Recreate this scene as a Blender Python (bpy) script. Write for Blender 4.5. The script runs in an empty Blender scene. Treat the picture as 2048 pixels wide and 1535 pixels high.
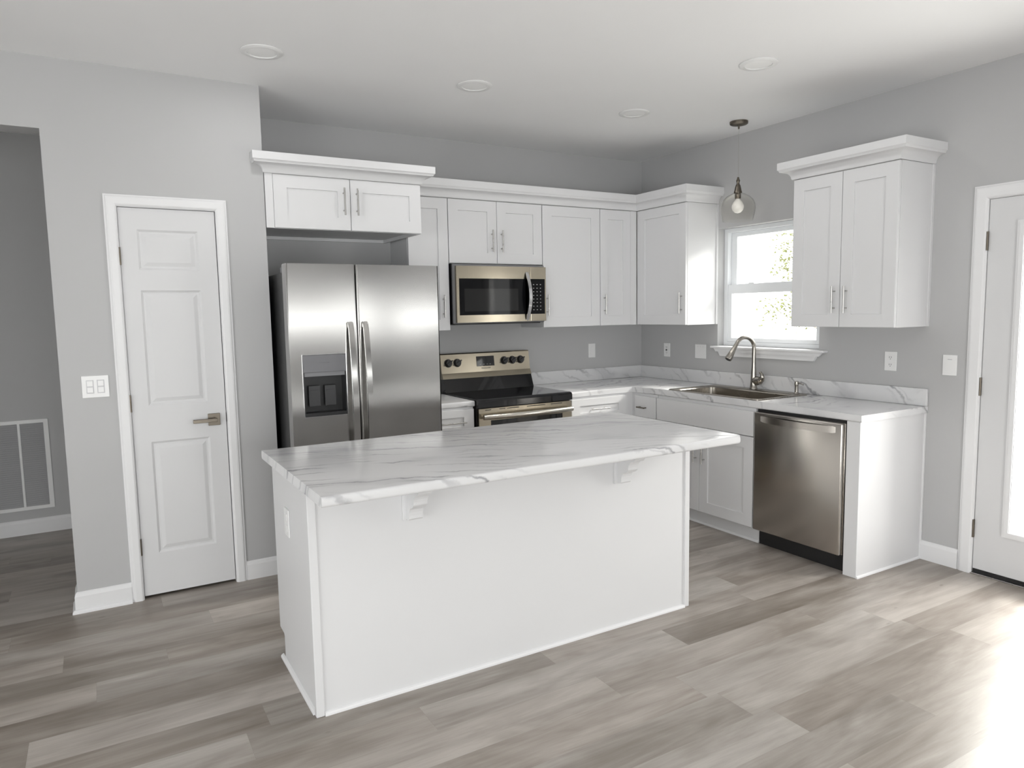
import bpy, bmesh, math, random
from mathutils import Vector, Matrix
random.seed(7)
SC = bpy.context.scene
COL = SC.collection
R = math.radians

# ------------------------------------------------------------------ camera
FPX = 1418.2356
cam_data = bpy.data.cameras.new('camera')
cam = bpy.data.objects.new('camera', cam_data)
COL.objects.link(cam)
cam_data.sensor_fit = 'HORIZONTAL'
cam_data.sensor_width = 36.0
cam_data.lens = FPX * 36.0 / 2048.0
cam_data.clip_start = 0.05
_y, _p, _r = R(-30.2842), R(-5.8236), R(-1.0306)
_fw = Vector((-math.sin(_y)*math.cos(_p), math.cos(_y)*math.cos(_p), math.sin(_p)))
_rt = Vector((math.cos(_y), math.sin(_y), 0))
_up = _rt.cross(_fw)
_rt2 = _rt*math.cos(_r) + _up*math.sin(_r)
_up2 = -_rt*math.sin(_r) + _up*math.cos(_r)
_m = Matrix((_rt2, _up2, -_fw)).transposed().to_4x4()
_m.translation = Vector((-4.1584, -4.8414, 1.5055))
cam.matrix_world = _m
SC.camera = cam

# ------------------------------------------------------------------ view, world, daylight
SC.view_settings.view_transform = 'Standard'
SC.view_settings.look = 'None'
SC.view_settings.gamma = 1.0
SC.view_settings.use_curve_mapping = False
SC.view_settings.exposure = 0.0

wd = bpy.data.worlds.new('daylight_sky')
SC.world = wd
wd.use_nodes = True
_nt = wd.node_tree
_bg = _nt.nodes['Background']
_bg.inputs['Color'].default_value = (1.0, 0.985, 0.96, 1)
_bg.inputs['Strength'].default_value = 3.4

def area(name, loc, rot, sx, sy, power, color=(1, 1, 1)):
    ld = bpy.data.lights.new(name, 'AREA')
    ld.shape = 'RECTANGLE'; ld.size = sx; ld.size_y = sy
    ld.energy = power; ld.color = color
    o = bpy.data.objects.new(name, ld)
    o.location = loc; o.rotation_euler = rot
    COL.objects.link(o)
    return o
# daylight outside the glazed door and kitchen window, plus added lamps behind invented windows
area('added_fill_rear', (-3.9, -8.45, 1.02), (R(90), 0, 0), 2.6, 1.8, 94)  # added fill lamp outside an invented rear window
area('added_band_rear', (-1.1, -8.45, 1.48), (R(90), 0, 0), 2.1, .14, 4.8)  # added strip lamp that draws the bright band on the refrigerator doors
area('added_band_right', (0.17, -7.3, 1.48), (R(90), 0, R(90)), 2.7, .14, 6.0)  # added strip lamp carrying the refrigerator band on along the right wall
area('added_fill_left', (-7.1, -4.4, 1.05), (R(90), 0, R(-90)), 3.8, 1.65, 52)  # added fill lamp for faces turned left, outside an invented window
area('daylight_door', (0.30, -3.265, 1.09), (R(90), 0, R(90)), 0.56, 1.62, 46, (1, .97, .93))
_o = area('daylight_kitchen_window', (2.3, -1.75, 3.25), (0, 0, 0), 1.6, 1.1, 560, (1, .96, .89))
_o.rotation_euler = (Vector((0, -1.34, 1.62))-_o.location).to_track_quat('-Z', 'Y').to_euler()

# ------------------------------------------------------------------ materials
def new_mat(name):
    m = bpy.data.materials.new(name); m.use_nodes = True
    nt = m.node_tree
    b = nt.nodes['Principled BSDF']
    return m, nt, b
def setp(b, col=None, rough=None, metal=None, spec=None):
    if col is not None: b.inputs['Base Color'].default_value = (col[0], col[1], col[2], 1)
    if rough is not None: b.inputs['Roughness'].default_value = rough
    if metal is not None: b.inputs['Metallic'].default_value = metal
    if spec is not None: b.inputs['Specular IOR Level'].default_value = spec
def node(nt, t, **kw):
    n = nt.nodes.new(t)
    for k, v in kw.items(): setattr(n, k, v)
    return n
def paint(name, col, rough=.5, bump=.02, scale=220, spec=.5, var=.015):
    m, nt, b = new_mat(name); setp(b, col, rough, 0, spec)
    tc = node(nt, 'ShaderNodeNewGeometry')
    n = node(nt, 'ShaderNodeTexNoise'); n.inputs['Scale'].default_value = scale; n.inputs['Detail'].default_value = 3
    nt.links.new(tc.outputs['Position'], n.inputs['Vector'])
    bp = node(nt, 'ShaderNodeBump'); bp.inputs['Strength'].default_value = bump; bp.inputs['Distance'].default_value = .002
    nt.links.new(n.outputs['Fac'], bp.inputs['Height']); nt.links.new(bp.outputs['Normal'], b.inputs['Normal'])
    n2 = node(nt, 'ShaderNodeTexNoise'); n2.inputs['Scale'].default_value = 2.5
    nt.links.new(tc.outputs['Position'], n2.inputs['Vector'])
    mr = node(nt, 'ShaderNodeMapRange'); mr.inputs['To Min'].default_value = 1-var; mr.inputs['To Max'].default_value = 1+var
    nt.links.new(n2.outputs['Fac'], mr.inputs['Value'])
    vm = node(nt, 'ShaderNodeVectorMath', operation='SCALE'); vm.inputs[0].default_value = col[:3]
    nt.links.new(mr.outputs[0], vm.inputs['Scale']); nt.links.new(vm.outputs[0], b.inputs['Base Color'])
    return m
def metal(name, col, rough=.28, brush=None, bump=.15, wobble=0.0):
    """brush: axis vector scale of the fine grain noise"""
    m, nt, b = new_mat(name); setp(b, col, rough, 1)
    g = node(nt, 'ShaderNodeNewGeometry')
    last = None
    if brush:
        mp = node(nt, 'ShaderNodeMapping'); mp.inputs['Scale'].default_value = brush
        nt.links.new(g.outputs['Position'], mp.inputs['Vector'])
        n = node(nt, 'ShaderNodeTexNoise'); n.inputs['Scale'].default_value = 1; n.inputs['Detail'].default_value = 2
        nt.links.new(mp.outputs[0], n.inputs['Vector'])
        bp = node(nt, 'ShaderNodeBump'); bp.inputs['Strength'].default_value = bump; bp.inputs['Distance'].default_value = .001
        nt.links.new(n.outputs['Fac'], bp.inputs['Height']); last = bp
        mr = node(nt, 'ShaderNodeMapRange'); mr.inputs['To Min'].default_value = rough*.85; mr.inputs['To Max'].default_value = rough*1.15
        nt.links.new(n.outputs['Fac'], mr.inputs['Value']); nt.links.new(mr.outputs[0], b.inputs['Roughness'])
    if wobble:
        n = node(nt, 'ShaderNodeTexNoise'); n.inputs['Scale'].default_value = 2.2; n.inputs['Detail'].default_value = 0
        nt.links.new(g.outputs['Position'], n.inputs['Vector'])
        bp = node(nt, 'ShaderNodeBump'); bp.inputs['Strength'].default_value = 1; bp.inputs['Distance'].default_value = wobble
        nt.links.new(n.outputs['Fac'], bp.inputs['Height'])
        if last: nt.links.new(last.outputs['Normal'], bp.inputs['Normal'])
        last = bp
    if last: nt.links.new(last.outputs['Normal'], b.inputs['Normal'])
    return m
def plain(name, col, rough=.5, metal_=0, spec=.5, coat=0):
    m, nt, b = new_mat(name); setp(b, col, rough, metal_, spec)
    if coat: b.inputs['Coat Weight'].default_value = coat
    n = node(nt, 'ShaderNodeTexNoise'); n.inputs['Scale'].default_value = 40
    mr = node(nt, 'ShaderNodeMapRange'); mr.inputs['To Min'].default_value = rough*.92; mr.inputs['To Max'].default_value = min(1, rough*1.08)
    g = node(nt, 'ShaderNodeNewGeometry')
    nt.links.new(g.outputs['Position'], n.inputs['Vector'])
    nt.links.new(n.outputs['Fac'], mr.inputs['Value']); nt.links.new(mr.outputs[0], b.inputs['Roughness'])
    return m
def glass_thin(name, tint=(1, 1, 1), refl=1.0):
    m = bpy.data.materials.new(name); m.use_nodes = True
    nt = m.node_tree
    for n in list(nt.nodes):
        if n.type != 'OUTPUT_MATERIAL': nt.nodes.remove(n)
    out = [n for n in nt.nodes if n.type == 'OUTPUT_MATERIAL'][0]
    t = node(nt, 'ShaderNodeBsdfTransparent'); t.inputs[0].default_value = (*tint, 1)
    gl = node(nt, 'ShaderNodeBsdfGlossy'); gl.inputs['Roughness'].default_value = .02
    lw = node(nt, 'ShaderNodeLayerWeight'); lw.inputs['Blend'].default_value = .5
    fr = node(nt, 'ShaderNodeMath', operation='POWER'); fr.inputs[1].default_value = 4.0
    nt.links.new(lw.outputs['Facing'], fr.inputs[0])
    ml = node(nt, 'ShaderNodeMath', operation='MULTIPLY'); ml.inputs[1].default_value = refl
    mx = node(nt, 'ShaderNodeMixShader')
    nt.links.new(fr.outputs[0], ml.inputs[0]); nt.links.new(ml.outputs[0], mx.inputs[0])
    nt.links.new(t.outputs[0], mx.inputs[1]); nt.links.new(gl.outputs[0], mx.inputs[2])
    nt.links.new(mx.outputs[0], out.inputs[0])
    return m
def marble(name, a, warp=.38, freq=3.1, off=0.0):
    """white laminate; veins are contour lines of a warped linear field a.(x,y,z)"""
    m, nt, b = new_mat(name); setp(b, (.8, .8, .8), .2, 0, .5)
    L = nt.links.new
    g = node(nt, 'ShaderNodeNewGeometry')
    dot = node(nt, 'ShaderNodeVectorMath', operation='DOT_PRODUCT'); dot.inputs[1].default_value = a
    L(g.outputs['Position'], dot.inputs[0])
    wn = node(nt, 'ShaderNodeTexNoise'); wn.inputs['Scale'].default_value = 2.0; wn.inputs['Detail'].default_value = 7; wn.inputs['Roughness'].default_value = .55
    L(g.outputs['Position'], wn.inputs['Vector'])
    w1 = node(nt, 'ShaderNodeMath', operation='MULTIPLY_ADD'); w1.inputs[1].default_value = warp; L(wn.outputs['Fac'], w1.inputs[0]); L(dot.outputs['Value'], w1.inputs[2])
    def lines(fr, off_, thin, fadeseed, lo, hi):
        s = node(nt, 'ShaderNodeMath', operation='MULTIPLY_ADD'); s.inputs[1].default_value = fr; s.inputs[2].default_value = off_
        L(w1.outputs[0], s.inputs[0])
        f = node(nt, 'ShaderNodeMath', operation='FRACT'); L(s.outputs[0], f.inputs[0])
        d = node(nt, 'ShaderNodeMath', operation='SUBTRACT'); d.inputs[1].default_value = .5; L(f.outputs[0], d.inputs[0])
        ab = node(nt, 'ShaderNodeMath', operation='ABSOLUTE'); L(d.outputs[0], ab.inputs[0])
        mr = node(nt, 'ShaderNodeMapRange'); mr.interpolation_type = 'SMOOTHSTEP'
        mr.inputs['From Min'].default_value = 0; mr.inputs['From Max'].default_value = thin
        mr.inputs['To Min'].default_value = 1; mr.inputs['To Max'].default_value = 0
        L(ab.outputs[0], mr.inputs['Value'])
        n = node(nt, 'ShaderNodeTexNoise'); n.inputs['Scale'].default_value = 3.2; n.inputs['Detail'].default_value = 2
        va = node(nt, 'ShaderNodeVectorMath', operation='ADD'); va.inputs[1].default_value = (fadeseed, fadeseed*.7, 3)
        L(g.outputs['Position'], va.inputs[0]); L(va.outputs[0], n.inputs['Vector'])
        mf = node(nt, 'ShaderNodeMapRange'); mf.interpolation_type = 'SMOOTHSTEP'
        mf.inputs['From Min'].default_value = lo; mf.inputs['From Max'].default_value = hi
        L(n.outputs['Fac'], mf.inputs['Value'])
        mu = node(nt, 'ShaderNodeMath', operation='MULTIPLY'); L(mr.outputs[0], mu.inputs[0]); L(mf.outputs[0], mu.inputs[1])
        return mu
    v1 = lines(freq, off, .035, 1.3, .44, .60)
    v2 = lines(freq*2.3, off+.37, .10, 7.7, .44, .62)
    v4 = lines(freq*5.1, off+.11, .16, 2.9, .47, .64)
    v3 = lines(freq*.9, off+.2, .30, 4.1, .40, .70)
    def col(prev, mu, c, k):
        sc = node(nt, 'ShaderNodeMath', operation='MULTIPLY'); sc.inputs[1].default_value = k; L(mu.outputs[0], sc.inputs[0])
        mx = node(nt, 'ShaderNodeMix', data_type='RGBA')
        L(sc.outputs[0], mx.inputs[0])
        if isinstance(prev, tuple): mx.inputs[6].default_value = prev
        else: L(prev, mx.inputs[6])
        mx.inputs[7].default_value = c
        return mx.outputs[2]
    c = col((.70, .70, .71, 1), v3, (.47, .47, .49, 1), .55)
    c = col(c, v4, (.42, .42, .44, 1), .6)
    c = col(c, v2, (.36, .36, .38, 1), .65)
    c = col(c, v1, (.22, .22, .24, 1), .75)
    L(c, b.inputs['Base Color'])
    return m
def floor_mat():
    m, nt, b = new_mat('vinyl_plank'); setp(b, (.3, .28, .26), .33, 0, .5)
    L = nt.links.new
    at = node(nt, 'ShaderNodeAttribute'); at.attribute_name = 'plank'
    sp = node(nt, 'ShaderNodeSeparateXYZ'); L(at.outputs['Vector'], sp.inputs[0])
    g = node(nt, 'ShaderNodeNewGeometry')
    # per-plank shift of the grain
    sh = node(nt, 'ShaderNodeVectorMath', operation='MULTIPLY_ADD')
    L(at.outputs['Vector'], sh.inputs[0]); sh.inputs[1].default_value = (7, 13, 5); L(g.outputs['Position'], sh.inputs[2])
    def grain(scale, detail, rough, vec, dist=0):
        mp = node(nt, 'ShaderNodeMapping'); mp.inputs['Scale'].default_value = vec; L(sh.outputs[0], mp.inputs['Vector'])
        n = node(nt, 'ShaderNodeTexNoise'); n.inputs['Scale'].default_value = scale; n.inputs['Detail'].default_value = detail
        n.inputs['Roughness'].default_value = rough; n.inputs['Distortion'].default_value = dist
        L(mp.outputs[0], n.inputs['Vector']); return n
    n1 = grain(1.0, 5, .6, (1.1, 9, 1), .6)      # broad cathedral streaks
    n2 = grain(1.0, 4, .65, (6, 95, 1), .2)     # fine grain
    n3 = grain(1.0, 2, .5, (2.2, 5, 1), 1.0)     # blotches
    rp = node(nt, 'ShaderNodeValToRGB')
    e = rp.color_ramp.elements
    e[0].position = .28; e[0].color = (.165, .138, .114, 1)
    e[1].position = .72; e[1].color = (.475, .440, .405, 1)
    k = rp.color_ramp.elements.new(.46); k.color = (.275, .243, .214, 1)
    k = rp.color_ramp.elements.new(.58); k.color = (.365, .332, .300, 1)
    a1 = node(nt, 'ShaderNodeMath', operation='MULTIPLY_ADD'); a1.inputs[1].default_value = .19; L(sp.outputs[0], a1.inputs[0])
    mixn = node(nt, 'ShaderNodeMath', operation='MULTIPLY_ADD'); mixn.inputs[1].default_value = .62; mixn.inputs[2].default_value = -.13
    L(n1.outputs['Fac'], mixn.inputs[0])
    m3 = node(nt, 'ShaderNodeMath', operation='MULTIPLY_ADD'); m3.inputs[1].default_value = .34; L(n3.outputs['Fac'], m3.inputs[0]); L(mixn.outputs[0], m3.inputs[2])
    L(m3.outputs[0], a1.inputs[2])
    a2 = node(nt, 'ShaderNodeMath', operation='MULTIPLY_ADD'); a2.inputs[1].default_value = .16; L(n2.outputs['Fac'], a2.inputs[0]); L(a1.outputs[0], a2.inputs[2])
    L(a2.outputs[0], rp.inputs[0])
    # slight per-plank hue shift
    hs = node(nt, 'ShaderNodeMix', data_type='RGBA', blend_type='MULTIPLY'); hs.inputs[0].default_value = .22
    L(rp.outputs[0], hs.inputs[6])
    hr = node(nt, 'ShaderNodeValToRGB'); hr.color_ramp.elements[0].color = (1, .93, .88, 1); hr.color_ramp.elements[1].color = (.93, .97, 1, 1)
    L(sp.outputs[1], hr.inputs[0]); L(hr.outputs[0], hs.inputs[7])
    # knots
    mp = node(nt, 'ShaderNodeMapping'); mp.inputs['Scale'].default_value = (2.6, 6.5, 0); L(sh.outputs[0], mp.inputs['Vector'])
    vo = node(nt, 'ShaderNodeTexVoronoi'); vo.inputs['Scale'].default_value = 1.0; L(mp.outputs[0], vo.inputs['Vector'])
    kr = node(nt, 'ShaderNodeMapRange'); kr.inputs['From Min'].default_value = .02; kr.inputs['From Max'].default_value = .06
    kr.inputs['To Min'].default_value = .45; kr.inputs['To Max'].default_value = 0
    L(vo.outputs['Distance'], kr.inputs['Value'])
    kx = node(nt, 'ShaderNodeMix', data_type='RGBA'); L(kr.outputs[0], kx.inputs[0]); L(hs.outputs[2], kx.inputs[6]); kx.inputs[7].default_value = (.08, .06, .045, 1)
    L(kx.outputs[2], b.inputs['Base Color'])
    mr = node(nt, 'ShaderNodeMapRange'); mr.inputs['To Min'].default_value = .30; mr.inputs['To Max'].default_value = .46
    L(n2.outputs['Fac'], mr.inputs['Value']); L(mr.outputs[0], b.inputs['Roughness'])
    bp = node(nt, 'ShaderNodeBump'); bp.inputs['Strength'].default_value = .12; bp.inputs['Distance'].default_value = .002
    L(n2.outputs['Fac'], bp.inputs['Height']); L(bp.outputs['Normal'], b.inputs['Normal'])
    return m

M = {}
M['wall'] = paint('grey_wall_paint', (.468, .468, .472), .6, .05)
M['ceil'] = paint('white_ceiling_paint', (.84, .84, .845), .8, .08, 150)
M['trim'] = paint('white_trim_paint', (.77, .77, .78), .42, .01, spec=.35)
M['cab'] = paint('white_cabinet_paint', (.685, .685, .695), .42, .01, spec=.35)
M['cab_under'] = paint('cabinet_underside', (.62, .62, .64), .5, .01)
M['door'] = paint('white_door_paint', (.66, .66, .67), .48, .01, spec=.35)
M['floor'] = floor_mat()
M['marble'] = marble('marble_laminate', (.36, 1.0, .8))
M['marble_side'] = marble('marble_laminate_side', (.30, -.75, .9), .6, 2.1, .3)
M['steel'] = metal('brushed_steel', (.60, .59, .575), .16, (3, 3, 500), 0.0, .0055)
M['steel_refl_tint'] = metal('reflection_tinted_steel', (.44, .392, .31), .20, (5, 5, 600), .04)  # warm reflection of the surroundings mixed into the steel colour
M['steel_dish'] = metal('dishwasher_steel', (.52, .49, .455), .24, (3, 3, 700), .06, .01)
M['steel_bar'] = plain('bright_steel_bar', (.66, .63, .57), .22, 1)
M['chrome'] = plain('polished_steel', (.75, .75, .76), .13, 1)
M['nickel'] = plain('brushed_nickel', (.50, .49, .475), .28, 1)
M['nickel_dark'] = plain('satin_nickel', (.16, .14, .115), .36, 1)
M['faucet'] = plain('faucet_nickel', (.36, .34, .31), .22, 1)
M['sink'] = metal('sink_steel', (.36, .335, .30), .28, (300, 3, 3), .05)
M['black'] = plain('black_plastic', (.012, .012, .013), .35)
M['black_gloss'] = plain('black_glass', (.006, .006, .007), .04, 0, .6)
M['dark'] = plain('dark_grey_metal', (.05, .05, .052), .35, .3)
M['grey_plastic'] = plain('grey_plastic', (.20, .20, .21), .4)
M['panel_grey'] = plain('dispenser_panel_grey', (.17, .17, .18), .4, .3)
M['plate'] = plain('white_wall_plate', (.80, .80, .80), .35)
M['louver'] = plain('grey_louvers', (.42, .42, .43), .5)
M['slot'] = plain('dark_slot', (.02, .02, .02), .6)
M['mark'] = plain('printed_marks', (.55, .55, .56), .5)
M['mark_dark'] = plain('printed_marks_dark', (.16, .16, .17), .5)
M['vinyl'] = plain('white_vinyl', (.80, .82, .84), .35)
M['pane'] = glass_thin('window_glass', (.98, .99, .99), .5)
M['globe'] = glass_thin('pendant_glass', (.992, .988, .975), .8)
M['mwglass'] = plain('microwave_window_glass', (.022, .022, .022), .05, 0, .22)
M['mwdark'] = plain('microwave_dark_glass', (.006, .006, .007), .04, 0, .18)
M['bulb'] = plain('frosted_bulb', (.85, .84, .82), .3)
M['lens'] = plain('light_lens', (.86, .86, .86), .5)
M['void'] = plain('dark_void', (.01, .01, .01), .9)
M['subfloor'] = plain('plank_joint', (.16, .145, .13), .7)
M['leaf'] = plain('yellow_green_leaf', (.24, .26, .10), .7)
M['bark'] = plain('tree_bark', (.40, .38, .34), .8)
M['lawn'] = paint('pale_ground', (.40, .40, .37), .9, .3, 30)  # even pale grey outdoor ground

# ------------------------------------------------------------------ mesh helpers
def obj(name, bm, mat, parent=None, smooth=False, label=None, kind=None):
    me = bpy.data.meshes.new(name)
    bmesh.ops.recalc_face_normals(bm, faces=bm.faces[:])
    bm.to_mesh(me); bm.free()
    mats = mat if isinstance(mat, (list, tuple)) else [mat]
    for m in mats: me.materials.append(m)
    if smooth:
        for p in me.polygons: p.use_smooth = True
        try: me.set_sharp_from_angle(angle=R(38))
        except Exception: pass
    o = bpy.data.objects.new(name, me)
    COL.objects.link(o)
    if parent is not None:
        o.parent = parent
        # every thing's Empty sits at its base: keep the mesh in world coordinates
        pm = WORLD.get(parent.name, Vector((0, 0, 0)))
        me.transform(Matrix.Translation(-pm))
        WORLD[o.name] = pm
    if label: o['label'] = label
    if kind: o['kind'] = kind
    return o
WORLD = {}
def thing(name, label, cat, loc, group=None):
    o = bpy.data.objects.new(name, None)
    o.empty_display_size = .1
    COL.objects.link(o); o.location = loc
    WORLD[o.name] = Vector(loc)
    o['label'] = label; o['category'] = cat
    if group: o['group'] = group
    return o
def tag(o, label, cat, group=None):
    o['label'] = label; o['category'] = cat
    if group: o['group'] = group
    return o
def BM(): return bmesh.new()
def box(bm, x0, x1, y0, y1, z0, z1, bev=0, seg=2, mi=0):
    xs, ys, zs = sorted((x0, x1)), sorted((y0, y1)), sorted((z0, z1))
    v = [bm.verts.new((x, y, z)) for z in zs for y in ys for x in xs]
    idx = [(0, 2, 3, 1), (4, 5, 7, 6), (0, 1, 5, 4), (1, 3, 7, 5), (3, 2, 6, 7), (2, 0, 4, 6)]
    fs = [bm.faces.new([v[i] for i in f]) for f in idx]
    for f in fs: f.material_index = mi
    if bev > 0:
        es = list({e for f in fs for e in f.edges})
        r = bmesh.ops.bevel(bm, geom=es, offset=bev, segments=seg, affect='EDGES', profile=.5)
        for f in r['faces']: f.material_index = mi
    return bm
def prism(bm, pts, plane, a0, a1, mi=0):
    """extrude 2D polygon. plane 'yz' extrudes along x, 'xz' along y, 'xy' along z"""
    def P(u, v, w):
        return {'yz': (w, u, v), 'xz': (u, w, v), 'xy': (u, v, w)}[plane]
    A = [bm.verts.new(P(u, v, a0)) for u, v in pts]
    B = [bm.verts.new(P(u, v, a1)) for u, v in pts]
    n = len(pts)
    fs = [bm.faces.new(A), bm.faces.new(B[::-1])]
    for i in range(n):
        fs.append(bm.faces.new([A[i], B[i], B[(i+1) % n], A[(i+1) % n]]))
    for f in fs: f.material_index = mi
    return fs
def tube(bm, pts, rad, n=12, cap=True, mi=0):
    pts = [Vector(p) for p in pts]
    rads = rad if isinstance(rad, (list, tuple)) else [rad]*len(pts)
    t0 = (pts[1]-pts[0]).normalized()
    ref = Vector((0, 0, 1)) if abs(t0.z) < .9 else Vector((1, 0, 0))
    nrm = t0.cross(ref).normalized()
    rings = []
    for i, p in enumerate(pts):
        if i == 0: t = pts[1]-pts[0]
        elif i == len(pts)-1: t = pts[-1]-pts[-2]
        else: t = pts[i+1]-pts[i-1]
        t.normalize()
        nrm = (nrm - t*nrm.dot(t)).normalized()
        bn = t.cross(nrm)
        rings.append([bm.verts.new(p + (nrm*math.cos(2*math.pi*k/n)+bn*math.sin(2*math.pi*k/n))*rads[i]) for k in range(n)])
    for a, b in zip(rings, rings[1:]):
        for k in range(n):
            f = bm.faces.new([a[k], a[(k+1) % n], b[(k+1) % n], b[k]]); f.material_index = mi
    if cap:
        for rg in (rings[0][::-1], rings[-1]):
            f = bm.faces.new(rg); f.material_index = mi
    return bm
def lathe(bm, prof, c, n=32, axis='z', closed=False, mi=0):
    """prof list of (r, h); revolve about axis through c"""
    c = Vector(c)
    rings = []
    for r, h in prof:
        rg = []
        for k in range(n):
            a = 2*math.pi*k/n; u, v = r*math.cos(a), r*math.sin(a)
            q = {'z': (u, v, h), 'y': (u, h, v), 'x': (h, u, v)}[axis]
            rg.append(bm.verts.new(c+Vector(q)))
        rings.append(rg)
    prs = list(zip(rings, rings[1:]))
    if closed: prs.append((rings[-1], rings[0]))
    for a, b in prs:
        for k in range(n):
            f = bm.faces.new([a[k], a[(k+1) % n], b[(k+1) % n], b[k]]); f.material_index = mi
    if not closed:
        for rg, p in ((rings[0], prof[0]), (rings[-1], prof[-1])):
            if p[0] > 1e-5: bm.faces.new(rg).material_index = mi
    bmesh.ops.remove_doubles(bm, verts=[v for rg in rings for v in rg], dist=1e-6)
    return bm
def cells(bm, us, vs, empty, w0, w1, plane, mi=0):
    """solid slab made of grid cells; empty(uc, vc) is True where there is a hole"""
    def P(u, v, w):
        return {'yz': (w, u, v), 'xz': (u, w, v), 'xy': (u, v, w)}[plane]
    vd = {}
    def V(i, j, k):
        key = (i, j, k)
        if key not in vd: vd[key] = bm.verts.new(P(us[i], vs[j], (w0, w1)[k]))
        return vd[key]
    nu, nv = len(us)-1, len(vs)-1
    full = lambda i, j: 0 <= i < nu and 0 <= j < nv and not empty((us[i]+us[i+1])/2, (vs[j]+vs[j+1])/2)
    for i in range(nu):
        for j in range(nv):
            if not full(i, j): continue
            for k in (0, 1):
                bm.faces.new([V(i, j, k), V(i+1, j, k), V(i+1, j+1, k), V(i, j+1, k)]).material_index = mi
            for di, dj, e in ((-1, 0, ((i, j), (i, j+1))), (1, 0, ((i+1, j), (i+1, j+1))), (0, -1, ((i, j), (i+1, j))), (0, 1, ((i, j+1), (i+1, j+1)))):
                if not full(i+di, j+dj):
                    (a, b), (c, d) = e
                    bm.faces.new([V(a, b, 0), V(c, d, 0), V(c, d, 1), V(a, b, 1)]).material_index = mi
    return bm
def holes_fn(hs):
    return lambda u, v: any(h[0] < u < h[1] and h[2] < v < h[3] for h in hs)
def slab(bm, u0, u1, v0, v1, holes, w0, w1, plane, mi=0):
    us = sorted({u0, u1} | {x for h in holes for x in h[:2] if u0 < x < u1})
    vs = sorted({v0, v1} | {x for h in holes for x in h[2:] if v0 < x < v1})
    return cells(bm, us, vs, holes_fn(holes), w0, w1, plane, mi)
def sweep(bm, prof, path, mi=0):
    """profile of (out, z) swept along 2D path; 'out' is to the right of travel"""
    path = [Vector(p) for p in path]
    n = len(path); rings = []
    for i, p in enumerate(path):
        def right(a, b):
            d = (b-a).normalized(); return Vector((d.y, -d.x))
        if i == 0: o = right(path[0], path[1])
        elif i == n-1: o = right(path[-2], path[-1])
        else:
            r1, r2 = right(path[i-1], p), right(p, path[i+1])
            o = (r1+r2); o = o/ (o.length_squared/2) if o.length > 1e-6 else r1
        rings.append([bm.verts.new((p.x+o.x*a, p.y+o.y*a, z)) for a, z in prof])
    m = len(prof)
    for a, b in zip(rings, rings[1:]):
        for k in range(m):
            bm.faces.new([a[k], a[(k+1) % m], b[(k+1) % m], b[k]]).material_index = mi
    bm.faces.new(rings[0]).material_index = mi; bm.faces.new(rings[-1][::-1]).material_index = mi
    return bm
def frame_xform(kind):
    """local door coords: u to the right seen from the room, v up, w out into the room"""
    return kind
def facing_pt(face, base, u, v, w):
    # face 'y': plane y=base, out is -y, u = x ; face 'x': plane x=base, out is -x, u = -y (to the right)
    return (u, base-w, v) if face == 'y' else (base-w, -u, v)
def fbox(bm, face, base, u0, u1, v0, v1, w0, w1, bev=0, mi=0):
    a = facing_pt(face, base, u0, v0, w0); b = facing_pt(face, base, u1, v1, w1)
    return box(bm, a[0], b[0], a[1], b[1], a[2], b[2], bev, 2, mi)

def shaker(name, parent, face, base, u0, u1, v0, v1, mat=None, stile=.075, rail=.075, th=.02, g=.0016):
    """shaker door: base = plane of the carcass front"""
    bm = BM(); mat = mat or M['cab']
    u0 += g; u1 -= g; v0 += g; v1 -= g
    a, b, c, d = u0+stile, u1-stile, v0+rail, v1-rail
    def ring(us, w):
        return [bm.verts.new(facing_pt(face, base, u, v, w)) for u, v in us]
    rect = lambda p, q, r, s: [(p, r), (q, r), (q, s), (p, s)]
    e = .0015
    rs = [ring(rect(u0, u1, v0, v1), .001), ring(rect(u0, u1, v0, v1), th-e), ring(rect(u0+e, u1-e, v0+e, v1-e), th),
          ring(rect(a, b, c, d), th), ring(rect(a+.001, b-.001, c+.001, d-.001), th-.008)]
    bm.faces.new(rs[0]); bm.faces.new(rs[-1])
    for p, q in zip(rs, rs[1:]):
        for k in range(4): bm.faces.new([p[k], p[(k+1) % 4], q[(k+1) % 4], q[k]])
    return obj(name, bm, mat, parent)
def flatfront(name, parent, face, base, u0, u1, v0, v1, mat=None, th=.02, g=.0016):
    bm = BM(); fbox(bm, face, base, u0+g, u1-g, v0+g, v1-g, .001, th, .0015)
    return obj(name, bm, mat or M['cab'], parent)
def pull(parent, face, base, u, v, length=.157, vertical=True, spacing=.10, off=.03, mat=None):
    """bar pull standing off plane base"""
    bm = BM(); h = length/2; s = spacing/2
    du, dv = (0, 1) if vertical else (1, 0)
    P = lambda t, w: facing_pt(face, base, u+du*t, v+dv*t, w)
    tube(bm, [P(-h, off), P(h, off)], .0052, 12)
    for t in (-s, s): tube(bm, [P(t, 0), P(t, off)], .0042, 10)
    return obj('handle', bm, mat or M['nickel'], parent, smooth=True, label='slim brushed nickel bar handle')

# ------------------------------------------------------------------ key dimensions (metres)
H = 2.766
YF, X1, XO, HO = -.652, -3.2935, -4.328, 2.426
YH = 1.118
ZC, CT = .9138, .038
CD = -.63
EY = -2.527
XP = -.618
ZB, ZU = 1.382, 2.292
DU = -.309
RX, RY = -6.9, -8.3      # left and rear ends of the room
WY0, WY1, WZ0, WZ1 = -1.792, -.894, 1.215, 2.104     # kitchen window opening
DY0, DY1 = -3.725, -2.806                              # entry door slab

# ------------------------------------------------------------------ structure
def struct(name, bm, mat):
    return obj(name, bm, mat, kind='structure')
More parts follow.
